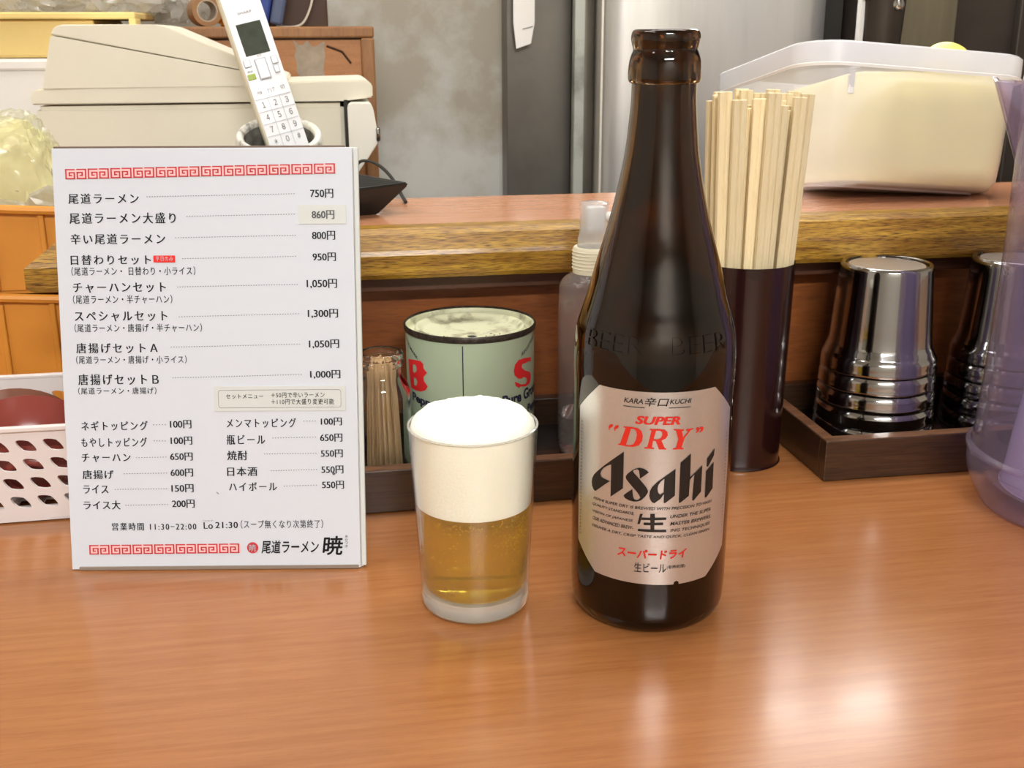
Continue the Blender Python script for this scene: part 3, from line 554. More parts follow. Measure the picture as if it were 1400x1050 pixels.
# ceramic cup and the cordless handset in it
t = empty('speckled_cup', (-0.034, 1.0, 0.1252), 'speckled grey-white ceramic cup holding the cordless handset', 'cup')
t.location = (-0.034, 1.000, 0.156); t.rotation_euler = (.36, 0, 0)
obj('cup_wall', lathe(smooth_prof([(0.0, 0.0), (0.022, 0.0), (0.030, 0.008), (0.0355, 0.025), (0.0365, 0.038), (0.0350, 0.046), (0.0320, 0.0468), (0.0295, 0.0440), (0.0290, 0.036), (0.027, 0.012), (0.0, 0.006)], 4), 48), M['speckle'], t, True)
obj('glaze_inside', lathe([(0.0291, 0.0425), (0.0286, 0.035), (0.0265, 0.0125), (0.0, 0.0066)], 48), M['speckle_in'], t, True)
s = obj('cup_stand', bx(-.09, .035, .95, 1.03, .128, .1470, .002), M['gap']); tag(s, 'dark box under the speckled cup behind the menu stand', 'box')
obj('box_leg', bx(-.08, .025, .95, 1.02, -.90, .128), M['gap'], s)

t = empty('cordless_handset', (-0.0245, 0.985, 0.178), 'white cordless telephone handset leaning in the speckled cup', 'telephone')
Wd, Ln, Th = 0.0340, 0.165, 0.018
# local frame: x across, z along, front = -y ; leaning left and back
hm = bx(-Wd / 2, Wd / 2, -Th / 2, Th / 2, 0, Ln, 0.004, 3)
obj('shell', hm, M['phone_side'], t, True)
fy = -Th / 2 - 0.0004
obj('face_plate', bx(-Wd / 2 + .0012, Wd / 2 - .0008, fy - .0006, fy + .002, 0.001, Ln - .001, .0006), M['phone'], t, True)
def key(name, x0, x1, z0, z1, m, h=.0008): return obj(name, bx(x0, x1, fy - .0006 - h, fy + .0002, z0, z1, .0003, 1), m, t)
obj('screen', bx(-0.0105, 0.0105, fy - .0010, fy, 0.089, 0.116, .0003, 1), M['lcd'], t)
for (x0, x1, z0, z1) in ((-.0145, -.0085, .080, .0870), (.0085, .0140, .078, .0850), (.0085, .0130, .0705, .0770)):
    k_ = key('soft_key', x0, x1, z0, z1, M['key_line']); obj('key_face', bx(x0 + .0007, x1 - .0007, fy - .0018, fy - .0012, z0 + .0007, z1 - .0007), M['phone'], k_)
k_ = key('navigation_key', -.0055, .0045, .0675, .0855, M['key_line'], .001); obj('key_face', bx(-.0045, .0035, fy - .0022, fy - .0014, .0685, .0845, .0006), M['phone'], k_)
key('green_key', -.0148, -.0080, .0695, .0745, M['green_key'])
def ptext(s_, x0, x1, z0, z1, m, name='key_marking'):
    b = text_mesh(s_, x0, x1, z0, z1, 0.0)
    for v in b.verts: v.co = Vector((v.co.x, fy - .0012, v.co.y))
    return obj(name, b, m, t)
rows = [['１', '２', '３'], ['４', '５', '６'], ['７', '８', '９'], ['＊', '０', '＃']]
for r_ in range(4):
    zc = .0475 - r_ * .0105
    obj('key_divider', bx(-.0150, .0155, fy - .0011, fy, zc + .0050, zc + .0053), M['key_line'], t)
    for c_ in range(3):
        xc = -.0095 + c_ * .0100
        ptext(rows[r_][c_], xc - .0013, xc + .0013, zc - .0025, zc + .0025, M['ink'])
for c_ in (0, 1): obj('key_divider', bx(-.0046 + c_ * .0100, -.0043 + c_ * .0100, fy - .0011, fy, .010, .053), M['key_line'], t)
ptext('内線', -.0115, -.0075, .0565, .0595, M['ink_soft']); ptext('クリア', -.003, .0035, .0560, .0600, M['ink_soft']); ptext('切', .0085, .0120, .0565, .0600, M['ink_soft'])
ptext('SHARP', -.006, .006, .1235, .1255, M['ink_soft'], 'maker_name'); ptext('文字', -.002, .002, .0865, .0885, M['ink_soft']); ptext('通話', -.0140, -.009, .0755, .0775, M['ink_soft'])
t.rotation_euler = Matrix(((1, 0, 0), (0, 1, 0), (0, 0, 1))).to_euler()
# axis from the cup (px 398,198) to the top (px 333,0): lean left and slightly back
ax = Vector((-0.034, 0.030, 0.118)).normalized(); fr = Vector((0.26, -1, -0.18)); fr = (fr - ax * fr.dot(ax)).normalized(); sx_ = ax.cross(fr) * 1.0
sx_ = (-fr).cross(ax)
t.rotation_euler = Matrix(((sx_.x, -fr.x, ax.x), (sx_.y, -fr.y, ax.y), (sx_.z, -fr.z, ax.z))).to_euler()

# ================================================================ orange crates and the bag
def crate(z, label, W2=.26, D=.13, H=.064):
    t = empty('orange_crate', (-0.29, 0.945, z), label, 'crate')
    x0, x1, y0, y1 = -W2 / 2, W2 / 2, -D / 2, D / 2
    obj('front_wall', bx(x0 + .004, x1 - .004, y0, y0 + .003, 0.003, H - .001), M['orange'], t)
    obj('back_wall', bx(x0 + .004, x1 - .004, y1 - .003, y1, 0.003, H - .001), M['orange'], t)
    obj('side_wall', bx(x0, x0 + .003, y0 + .003, y1 - .003, 0.003, H - .001), M['orange'], t)
    obj('side_wall', bx(x1 - .003, x1, y0 + .003, y1 - .003, 0.003, H - .001), M['orange'], t)
    obj('bottom', bx(x0 + .002, x1 - .002, y0 + .002, y1 - .002, 0, .003), M['orange'], t)
    b = bmesh.new()
    n = 24
    for i in range(n):
        pass
    pts = [(x0 + (x1 - x0) * i / n, y0 - .004, H + .0018 * math.sin(i / n * PI * 3.1 + 2)) for i in range(n + 1)]
    tube(pts, .0034, 8, b); tube([(x0, y1 + .003, H), (x1, y1 + .003, H)], .003, 8, b)
    tube([(x0 - .003, y0 - .003, H), (x0 - .003, y1 + .003, H)], .003, 8, b); tube([(x1 + .003, y0 - .003, H + .001), (x1 + .003, y1 + .003, H)], .003, 8, b)
    obj('rim', b, M['orange'], t, True)
    for x in (-.11, .045, .082, .118):
        obj('rib', bx(x - .0022, x + .0022, y0 - .0035, y0 - .0002, .004, H - .004, .001), M['orange'], t)
    return t
crate(0.0925, 'upper orange plastic crate holding the bag of pale powder')
crate(0.0015, 'lower orange plastic crate under the other one', H=.088)
# counter extension they stand on
s = obj('side_table', bx(-0.46, -0.14, 0.872, 1.02, -0.025, 0.0), M['brown_board']); tag(s, 'low dark table under the orange crates', 'table')
obj('table_leg', bx(-.44, -.16, .89, 1.0, -.90, -.025), M['brown_board'], s)
def bagblob(c, s, seed, amp):
    b = bmesh.new(); bmesh.ops.create_icosphere(b, subdivisions=5, radius=1)
    for v in b.verts:
        n = v.co.normalized(); q = Vector([math.copysign(abs(k) ** .62, k) for k in n])
        rdg = 1 - abs(noise.noise(n * 3.1 + Vector((seed, 0, 0)))) * 2; r2_ = 1 - abs(noise.noise(n * 6.5 + Vector((0, seed, 0)))) * 2
        d = 1 + amp * (.6 * rdg + .4 * r2_ - .6); tp = 1 - .22 * max(0, q.z)
        v.co = Vector((c[0] + q.x * s[0] * d * tp, c[1] + q.y * s[1] * d * tp, c[2] + q.z * s[2] * d))
    return b
t = empty('powder_bag', (-0.243, 0.95, 0.1), 'clear bag of pale greenish-cream powder standing in the upper crate', 'bag')
b = bagblob((0, 0, 0.060), (0.040, 0.023, 0.056), 3, .12)
obj('powder', b, M['powder'], t, True)
b = bagblob((0, 0, 0.062), (0.0435, 0.0255, 0.0595), 6, .24)
obj('bag_skin', b, M['bag_film'], t, True, sharp=25)
b = blob(None, (0.0, 0, 0), (.05, .03, .03), .5, 2.6, 8, 4)
for v in b.verts: v.co.z = max(v.co.z, -.012)
tag(obj('plastic_bag', b, M['film'], None, True, loc=(-0.205, 0.945, 0.140), sharp=25), 'crumpled empty clear bag under the powder bag in the crate', 'plastic bag')

# ================================================================ perforated basket with bowls
t = empty('perforated_basket', (-0.22, 0.70, 0.001), 'pale plastic basket with rows of slanted oval holes', 'basket')
def leaf(cx, cy, a, b_, rot=-0.55, n=16):
    out = []
    for i in range(n):
        th = 2 * PI * i / n; x = a * math.cos(th); y = b_ * math.sin(th) * (1 - .35 * abs(math.cos(th)))
        out.append((cx + x * math.cos(rot) - y * math.sin(rot), cy + x * math.sin(rot) + y * math.cos(rot)))
    return out
def wall(W_, H_, rows_, dx, x_off=0):
    polys = [[(-W_ / 2, 0), (W_ / 2, 0), (W_ / 2 + .004, H_), (-W_ / 2 - .004, H_)]]
    for r_ in range(rows_):
        y = .0125 + r_ * .0120; sh = -.0025 * r_ + x_off; k = int(W_ / dx)
        for i in range(-k, k + 1):
            cx = i * dx + sh
            if abs(cx) < W_ / 2 - .008: polys.append(leaf(cx, y, .0064, .0036))
    return shape(polys, .0009)
def stand(me, x, y, rotz, tilt, par, name):
    o = obj(name, me, M['basket'], par); o.location = (x, y, .0); o.rotation_euler = (PI / 2 + tilt, 0, rotz); return o
stand(wall(.20, .0595, 4, .0152, .0022), 0, -.043, 0.02, .05, t, 'front_wall')
stand(wall(.20, .0625, 4, .0160), 0, .049, 0.0, -.06, t, 'back_wall')
stand(wall(.088, .0600, 4, .0152), -.100, .002, -PI / 2, .03, t, 'side_wall')
stand(wall(.088, .0600, 4, .0152), .100, .002, PI / 2, .03, t, 'side_wall')
hp = [[(-.1, -.043), (.1, -.043), (.1, .049), (-.1, .049)]]
for i in range(13):
    for j in range(6): hp.append([(-.0945 + i * .0148 + a, -.0375 + j * .0148 + b_) for a, b_ in ((0, 0), (.0118, 0), (.0118, .0112), (0, .0112))])
obj('bottom', shape(hp, .0008), M['basket'], t, loc=(0, 0, .001))
obj('front_rim', bx(-.105, .105, -.0485, -.0448, .058, .0612, .0008), M['basket'], t).rotation_euler = (0, 0, .0)
obj('back_rim', bx(-.105, .105, .0515, .0555, .0612, .0640, .0008), M['basket'], t)
bowlp = smooth_prof([(0.0, 0.004), (0.012, 0.004), (0.013, 0.0), (0.0155, 0.0), (0.016, 0.005), (0.028, 0.014), (0.036, 0.032), (0.0362, 0.0335), (0.035, 0.0335), (0.027, 0.016), (0.0, 0.007)], 3)
t = empty('lacquer_bowl', (-0.184, 0.672, 0.0205), 'red-brown lacquered bowl leaning in the basket, nearer one', 'bowl', rot=(-1.05, .0, 0.1))
obj('bowl_wall', lathe([(a * 1.1, b_) for a, b_ in bowlp], 40), M['bowl'], t, True)
t = empty('lacquer_bowl', (-0.196, 0.690, 0.0225), 'browner lacquered bowl behind the red-brown one in the basket', 'bowl', rot=(-1.05, .0, 0.1))
obj('bowl_wall', lathe(bowlp, 40), M['bowl2'], t, True)
t = empty('lacquer_bowl', (-0.275, 0.700, 0.004), 'dark lacquered bowl at the bottom left of the basket', 'bowl')
obj('bowl_wall', lathe(bowlp, 40), M['bowl'], t, True)

# ================================================================ black dish on the ledge
t = empty('black_dish', (0.0, 0.82, 0.1573), 'shallow black plastic dish with a pointed corner on the ledge', 'dish')
rim = [(.060, .803), (.030, .857), (-.09, .866), (-.09, .775), (.018, .770)]; base = [(.038, .800), (.018, .832), (-.078, .838), (-.078, .792), (.008, .787)]
b = bmesh.new()
def ring(p, z, k=0.0):
    cx = sum(q[0] for q in p) / len(p); cy = sum(q[1] for q in p) / len(p)
    out = []
    for q in p:
        dx, dy = cx - q[0], cy - q[1]; l = math.hypot(dx, dy); out.append(b.verts.new((q[0] + dx / l * k, q[1] + dy / l * k - .82, z)))
    return out
R_ = [ring(base, 0), ring(rim, .0190), ring(rim, .0215), ring(rim, .0215, .004), ring(base, .003, .002)]
b.faces.new(R_[0][::-1]); b.faces.new(R_[-1])
for A, B in zip(R_, R_[1:]):
    for i in range(5): b.faces.new((A[i], A[(i + 1) % 5], B[(i + 1) % 5], B[i]))
bmesh.ops.bevel(b, geom=b.edges[:], offset=.0008, segments=2, affect='EDGES')
obj('dish_body', b, M['black_tray'], t, True)
obj('foot_peg', lathe([(0, 0), (.0018, 0), (.0018, .008), (0, .008)], 10), M['black_tray'], t, True, loc=(.041, -.018, .004))

# ================================================================ menu stand
bl = Vector((-.146, .586, 0.0006)); u = (Vector((.011, .561, 0)) - Vector((-.146, .586, 0))).normalized(); nrm = Vector((-u.y, u.x, 0))
A_ = math.radians(11); dv = nrm * math.sin(A_) + Vector((0, 0, math.cos(A_))); fn = u.cross(dv)      # fn faces the viewer
t = empty('menu_stand', bl, 'white acrylic-covered ramen menu with red meander borders leaning on the counter', 'menu')
t.rotation_euler = Matrix(((u.x, dv.x, fn.x), (u.y, dv.y, fn.y), (u.z, dv.z, fn.z))).to_euler()
MW, MH = .1575, .2262        # local: x along the width, y up the card, z towards the viewer
obj('menu_card', bx(0, MW, 0, MH, -.0012, .0, .0002, 1), M['white_print'], t)
obj('back_sheet', bx(-.0006, MW + .0012, 0, MH + .0003, -.0045, -.0022, .0003), M['white_box'], t)
obj('top_edge', bx(.0008, MW - .004, MH - .0006, MH + .0011, -.0030, -.0004, .0002, 1), mat('brown_card_edge', lin(110, 92, 80), .4), t)  # brown line along the top of the card
obj('side_edge', bx(MW + .0004, MW + .0030, .001, MH - .0, -.0030, -.0006, .0003, 1), M['sticker'], t)
obj('bottom_edge', bx(.004, MW - .001, -.0005, .0016, -.0022, .0006, .0003, 1), M['acrylic_edge'], t)
# rear prop of the stand
obj('rear_prop', prism([(0.0, -.0045), (0.10, -.0045), (0.0125, -.052), (0.0105, -.050)], .07, .085, 'x'), M['acrylic'], t)
ZT = .0003
def mprint(name, bm, m, z=ZT):
    for v in bm.verts: v.co = Vector((v.co.x / 1000, v.co.y / 1000, z))
    return obj(name, bm, m, t)
for (s_, x0, x1, y0, y1, st) in MENU + MENU2:
    if st == 1: b = text_mesh(s_, x0, x1, y0, y1, 0.0, 0.045, space=1.28 if x1 - x0 > 20 else 1.12)
    elif st == 2: b = text_mesh(s_, x0, x1, y0, y1, 0.0, 0.05)
    elif st == 3: b = text_mesh(s_, x0, x1, y0, y1, 0.0, 0.0, 0.12, fat=.018)
    else: b = text_mesh(s_, x0, x1, y0, y1, 0.0, 0.02, space=1.15 if len(s_) > 1 else 1.0)
    z = ZT + (.0006 if (st == 4 or s_ in ('860円', 'セットメニュー') or s_[0] == '＋') else 0)
    mprint('price' if '円' in s_ and len(s_) < 8 else 'menu_line', b, M['white_print'] if st == 4 else (M['ink_soft'] if s_ == '860円' else M['ink']), z)
for (x0, y0, x1, y1) in DOTS:
    b = bmesh.new(); n = max(2, int((x1 - x0) / 1.35))
    for i in range(n + 1):
        x = x0 + (x1 - x0) * i / n; y = y0 + (y1 - y0) * i / n
        b.faces.new([b.verts.new((x + a, y + c_, 0)) for a, c_ in ((-.28, -.17), (.28, -.17), (.28, .17), (-.28, .17))])
    mprint('dotted_leader', b, M['ink_soft'])
def rect_bm(x0, x1, y0, y1):
    b = bmesh.new(); b.faces.new([b.verts.new((x, y, 0)) for x, y in ((x0, y0), (x1, y0), (x1, y1), (x0, y1))]); return b
def plate(name, x0, x1, y0, y1, m, h=.0005):
    return obj(name, bx(x0 / 1000, x1 / 1000, y0 / 1000, y1 / 1000, .0, h), m, t)
mprint('badge', rect_bm(51.2, 62.7, 166.6, 170.2), M['badge_red'], ZT + .0002)
plate('price_sticker', 128.6, 153.7, 186.4, 196.3, M['sticker'])
plate('note_sticker', 80.7, 151.2, 86.8, 100.2, M['sticker'])
fr_ = bmesh.new()
def rrect(x0, x1, y0, y1, r, n=5):
    out = []
    for cx, cy, a0 in ((x1 - r, y0 + r, -PI / 2), (x1 - r, y1 - r, 0), (x0 + r, y1 - r, PI / 2), (x0 + r, y0 + r, PI)):
        for i in range(n): a = a0 + PI / 2 * i / (n - 1); out.append((cx + r * math.cos(a), cy + r * math.sin(a)))
    return out
mprint('note_frame', from_me(shape([rrect(83, 148.9, 88.6, 98.3, 1.5), rrect(83.15, 148.75, 88.75, 98.15, 1.4)])), M['ink_soft'], ZT + .0005)
mprint('smudge', from_me(shape([leaf(80.8, 42.0, 1.0, .25, -.8)])), M['ink_soft']); mprint('smudge', from_me(shape([leaf(144.0, 52.2, .9, .8, 0)])), M['ink_soft'])
def meander(x0, y0, x1, y1, n, h, slope):
    red = bmesh.new(); pink = bmesh.new(); w = (x1 - x0) / n; s = h / 8.2
    def rc(bm_, a, b_, c_, d, off):
        bm_.faces.new([bm_.verts.new((p, q + off, 0)) for p, q in ((a, c_), (b_, c_), (b_, d), (a, d))])
    for i in range(n):
        X = x0 + w * i; off = (y1 - y0) * i / n + y0; k = w / 7.6
        R_l = [(0, 6.6, 7.2, 8.2), (0, 1, 0, 8.2), (0, 6.6, 0, 1), (5.6, 6.6, 0, 5.7), (2.3, 6.6, 4.7, 5.7), (2.3, 3.3, 2.4, 5.7), (2.3, 4.6, 2.4, 3.4)]
        for (a, b_, c_, d) in R_l:
            if i % 2: a, b_ = 6.6 - b_, 6.6 - a
            if i % 2: c_, d = c_, d
            rc(red, X + a * k, X + b_ * k, c_ * s, d * s, off)
        rc(pink, X - .2 * k, X + 7.4 * k, 0, h, off)
    mprint('meander_border', pink, M['pink_ink'], ZT); mprint('meander_border', red, M['red_ink'], ZT + .00015)
meander(6.8, 210.3, 149.2, 212.7, 24, 5.3, 0)
meander(9.9, 8.4, 92.3, 8.7, 14, 5.3, 0)
seal = [[(98.8 + 3.1 * math.cos(a * PI / 16), 11.5 + 3.1 * math.sin(a * PI / 16)) for a in range(32)]]
mprint('red_seal', from_me(shape(seal)), M['red_ink'])
b = text_mesh('暁', 96.9, 100.7, 9.5, 13.5, fat=.01)
mprint('seal_character', b, M['white_print'], ZT + .0003)

# ================================================================ wooden trays
def tray(x0, x1, label):
    t = empty('wooden_tray', ((x0 + x1) / 2, 0.70, 0.0004), label, 'tray')
    cx = (x0 + x1) / 2; q = lambda b: loc(b, -cx, -.70)
    h = .0275
    obj('base_board', q(bx(x0 + .004, x1 - .004, .642, .760, .001, .0065)), M['tray_floor'], t)
    obj('front_rail', q(bx(x0, x1, .633, .6425, 0, h, .0007)), M['tray'], t)
    obj('back_rail', q(bx(x0 + .008, x1 - .008, .7565, .7665, 0, h - .001, .0007)), M['tray'], t)
    obj('side_rail', q(bx(x0, x0 + .0085, .6425, .7665, 0, h, .0007)), M['tray'], t)
    obj('side_rail', q(bx(x1 - .0085, x1, .6425, .7665, 0, h, .0007)), M['tray'], t)
    obj('worn_lip', q(bx(x0 + .0004, x1 - .0004, .6334, .6420, h - .0002, h + .0002)), M['tray_edge'], t)
    obj('worn_lip', q(bx(x0 + .0005, x0 + .0080, .6425, .760, h - .0002, h + .0002)), M['tray_edge'], t)
    return t
tray(0.311, 0.66, 'dark wooden tray with worn edges under the steel tumblers')
tray(-0.035, 0.236, 'dark wooden condiment tray under the green can and the toothpick jar')

# ================================================================ toothpick jar
JC = (0.030, 0.673, 0.0071)
t = empty('toothpick_jar', JC, 'small clear glass jar full of toothpicks beside the menu stand', 'jar')
out = smooth_prof([(0.0, 0.0), (0.0150, 0.0), (0.0172, 0.003), (0.0177, 0.012), (0.0178, 0.052), (0.0172, 0.0605), (0.0140, 0.0672), (0.0125, 0.0705), (0.0124, 0.0745), (0.0140, 0.0765), (0.0143, 0.0785), (0.0132, 0.0798), (0.0140, 0.0815), (0.0138, 0.0838), (0.0126, 0.0845)], 3)
inn = [(0.0112, 0.0838), (0.0108, 0.076), (0.0112, 0.069), (0.0150, 0.061), (0.0161, 0.053), (0.0162, 0.012), (0.0155, 0.006), (0.012, 0.0045), (0.0, 0.0045)]
obj('glass_body', lathe(out + inn, 48), M['jar_glass'], t, True, sharp=60)
k0 = None; cnt = 0
for i in range(-4, 5):
    for j in range(-4, 5):
        x = (i + .5 * (j % 2)) * .0024; y = j * .0021
        if math.hypot(x, y) > .0092: continue
        f = 1.5
        bx_, by_ = x * f * .85 + random.uniform(-.0002, .0002), y * f * .85
        L_ = .072 + random.uniform(-.003, .0035)
        if k0 is None:
            k0 = obj('toothpick', lathe([(0, 0), (.0008, .0018), (.00095, .006), (.00095, .058), (.0009, .070), (0.0006, .072), (0, .072)], 7), M['toothpick'], None, True)
            tag(k0, 'wooden toothpick standing in the small glass jar', 'toothpick', 'toothpicks in the glass jar'); o = k0
        else: o = k0.copy(); COL.objects.link(o)
        o.location = (JC[0] + bx_, JC[1] + by_, JC[2] + .0048)
        d = Vector((x * 0.02 / .010, y * .02 / .010, 1)); d = Vector((x * -.36, y * -.36, .072))
        o.rotation_euler = d.to_track_quat('Z', 'Y').to_euler(); o.scale = (1, 1, L_ / .072); cnt += 1

# ================================================================ pepper can
CC = (0.0895, 0.700); thc = -0.12717
t = empty('pepper_can', (CC[0], CC[1], 0.0071), 'pale green spice can with a red B, a red S and a scuffed cream lid', 'can')
z0 = -.0071
obj('can_body', lathe([(0, 0.0), (0.0410, 0.0), (0.0418, 0.002), (0.0418, 0.0915), (0.0410, 0.0915), (0.0410, 0.004), (0, 0.004)], 96), M['can'], t, True)
lidp = smooth_prof([(0.0, 0.0885), (0.022, 0.0885), (0.0300, 0.0890), (0.0330, 0.0915), (0.0352, 0.0920), (0.0365, 0.0890), (0.0400, 0.0885), (0.0412, 0.0930)], 3)
obj('lid', lathe(lidp + [(0.0420, 0.0935), (0.0405, 0.0870), (0.0, 0.087)], 96), M['can_lid'], t, True, sharp=60)
obj('rim_band', lathe([(0.0419, 0.0902), (0.0427, 0.0908), (0.0429, 0.0936), (0.0423, 0.0946), (0.0417, 0.0943), (0.0416, 0.0935), (0.0419, 0.0925)], 96, True), M['can_rim'], t, True)
obj('base_band', lathe([(0.0412, 0.0), (0.0426, 0.0004), (0.0427, 0.0028), (0.0419, 0.0034)], 96, True), M['can_rim'], t, True)
obj('pour_hole', lathe([(0.0, 0), (.0030, 0), (.0030, .0006), (0, .0006)], 20), M['gap'], t, loc=(-.0012, -.0195, .0885))
obj('hole_collar', lathe([(0.0032, 0), (.0046, 0), (.0044, .0008), (.0034, .0011)], 24, True), M['can_lid'], t, True, loc=(-.0012, -.0195, .0884))
for (a, b_) in ((.012, -.012), (.0135, -.0165), (.008, -.018), (.0175, -.014), (.010, -.0215), (.018, -.019), (-.0185, -.014), (-.0165, -.016), (-.02, -.018), (-.026, -.012)):
    obj('chip', lathe([(0, 0), (.0006, 0), (.0005, .0003), (0, .0003)], 7), M['can_rim'], t, loc=(a, b_, .0885))
def wrapped(name, bm, R, th, m, par, zoff=0.0, lift=.0002, step=2.0):
    wrap(bm, R, th, step, lift)
    for v in bm.verts: v.co.z += zoff
    return obj(name, bm, m, par)
wrapped('side_seam', rect_bm(-5.0, -4.35, 9, 96), .0418, thc, M['can_navy'], t, z0, .0002)
wrapped('printed_letter', from_me(shape([CAN['B'], CAN['Bh1'], CAN['Bh2']])), .0418, thc, M['can_red'], t, z0)
wrapped('printed_letter', from_me(shape([CAN['S']])), .0418, thc, M['can_red'], t, z0)
def slanttext(s_, x0, x1, y0, y1, slope, **k):
    b = text_mesh(s_, x0, x1, y0, y1, **k)
    for v in b.verts: v.co.y += (v.co.x - x0) * slope
    return b
wrapped('printed_word', slanttext('Pepper', -46, -18, 53.0, 60.5, -.05, bold=.03, dbl=.03), .0418, thc, M['can_navy'], t, z0)
wrapped('printed_word', slanttext('Pure Ground', 20.5, 66, 54.5, 62.0, .03, bold=.03, dbl=.03), .0418, thc, M['can_navy'], t, z0)
wrapped('printed_word', slanttext('Pepper', 44, 66, 43.5, 51.0, 0, bold=.03, dbl=.03), .0418, thc, M['can_navy'], t, z0)
wrapped('printed_word', slanttext('TRADE MARK', -60, -38.0, 94.8, 97.2, -.55, bold=.01), .0418, thc, M['can_navy'], t, z0)
wrapped('printed_word', slanttext('REGISTERED', 37, 58, 84.6, 87.2, .45, bold=.01), .0418, thc, M['can_navy'], t, z0)

# ================================================================ spray bottle
SP = (0.171, 0.700, 0.0071)
t = empty('spray_bottle', SP, 'clear misted spray bottle behind the beer bottle', 'spray bottle')
body = smooth_prof([(0.0, 0.0), (0.0185, 0.0), (0.0210, 0.003), (0.0220, 0.012), (0.0225, 0.060), (0.0223, 0.108), (0.0205, 0.118), (0.0150, 0.1225), (0.0128, 0.124)], 4)
obj('bottle_wall', lathe(body, 48), M['spray'], t, True, sharp=60)
obj('liquid', lathe([(0, .0015), (.0195, .0015), (.0210, .005), (.0214, .0270), (0, .0270)], 40), M['water'], t, True)
lb = rect_bm(-1, 24, 30, 112)
wrapped('inner_label', lb, .0205, .1, M['red_label'], t, 0, 0.0)
obj('screw_collar', lathe([(0.0, .1235), (.0132, .1235), (.0134, .1255), (.0134, .1390), (.0126, .1405), (0, .1405)], 40), M['collar'], t, True)
for k in range(6): obj('collar_ridge', lathe([(.0133, .1265 + k * .0022), (.0139, .1270 + k * .0022), (.0133, .1277 + k * .0022)], 40, True), M['collar'], t, True)
obj('pump_neck', lathe([(0, .1405), (.0106, .1405), (.0104, .146), (.0088, .1515), (0, .1515)], 32), M['nozzle'], t, True)
obj('pump_head', bx(-.0050, .0066, -.0050, .0050, .1515, .1665, .0012), M['white_plastic'], t, True)
obj('clear_cap', lathe(smooth_prof([(.0092, .150), (.0090, .1655), (.0082, .1690), (0.0, .1700)], 3), 32), M['nozzle'], t, True)
obj('nozzle_tip', loc(lathe([(0, 0), (.0030, 0), (.0030, .006), (0, .006)], 16), 0, 0), M['white_plastic'], t, True, loc=(.0064, -.003, .160)).rotation_euler = (0, PI / 2, 0)
obj('dip_tube', tube([(0, 0, .004), (0, 0, .125)], .0016, 8), M['nozzle'], t, True)

# ================================================================ chopstick holder and chopsticks
HC = (0.2715, 0.688)
t = empty('chopstick_holder', (HC[0], HC[1], 0.0004), 'dark maroon lacquered cup full of disposable chopsticks', 'holder')
obj('holder_wall', lathe(smooth_prof([(0.0, 0.0), (0.0275, 0.0), (0.0286, 0.0015), (0.0292, 0.02), (0.0308, 0.128), (0.0306, 0.1312), (0.0296, 0.1318), (0.0284, 0.1305), (0.0280, 0.125)], 3) + [(0.0266, 0.01), (0.0262, 0.006), (0.0, 0.006)], 64), M['maroon'], t, True)
def pair_bm(L_=.232):
    b = bmesh.new()
    w, g, d = .0042, .0003, .0042
    for s_ in (-1, 1):
        xa, xb = (g, w) if s_ > 0 else (-w, -g)
        bx(xa, xb, -d / 2, d / 2, 0, L_, .0004, 1, b)
    bx(-g - .0001, g + .0001, -d / 2 + .0006, d / 2 - .0006, .0, L_ - .0002, 0, 1, b)
    return b
proto = obj('chopsticks', pair_bm(), M['chop']); tag(proto, 'pair of pale disposable wooden chopsticks standing in the dark maroon cup', 'chopsticks', 'disposable chopsticks in the maroon cup')
first = True; rr = random.Random(11)
for j in range(-4, 5):
    for i in range(-3, 4):
        x = (i + (.5 if j % 2 else 0)) * .0091; y = j * .0053
        if math.hypot(abs(x) + .0043, abs(y) + .0022) > .0262: continue
        if first: o = proto; first = False
        else: o = proto.copy(); COL.objects.link(o)
        kx = 1.0
        lx, ly = .0085, .004                      # common lean of the bundle, right and back
        x0b, y0b = x - .004 * .75, y
        o.location = (HC[0] + x * .93 - .0012, HC[1] + y * .93 - .001, .0068)
        d = Vector((x * .52 + .0045 + rr.uniform(-.001, .001), y * .12 + .003, .232))
        ez = d.normalized(); a = rr.uniform(-.06, .06); ex = Vector((math.cos(a), math.sin(a), 0)); ey = ez.cross(ex).normalized(); ex = ey.cross(ez)
        o.rotation_euler = Matrix(((ex.x, ey.x, ez.x), (ex.y, ey.y, ez.y), (ex.z, ey.z, ez.z))).to_euler()
        o.scale = (1, 1, 1 + rr.uniform(-.026, .028))

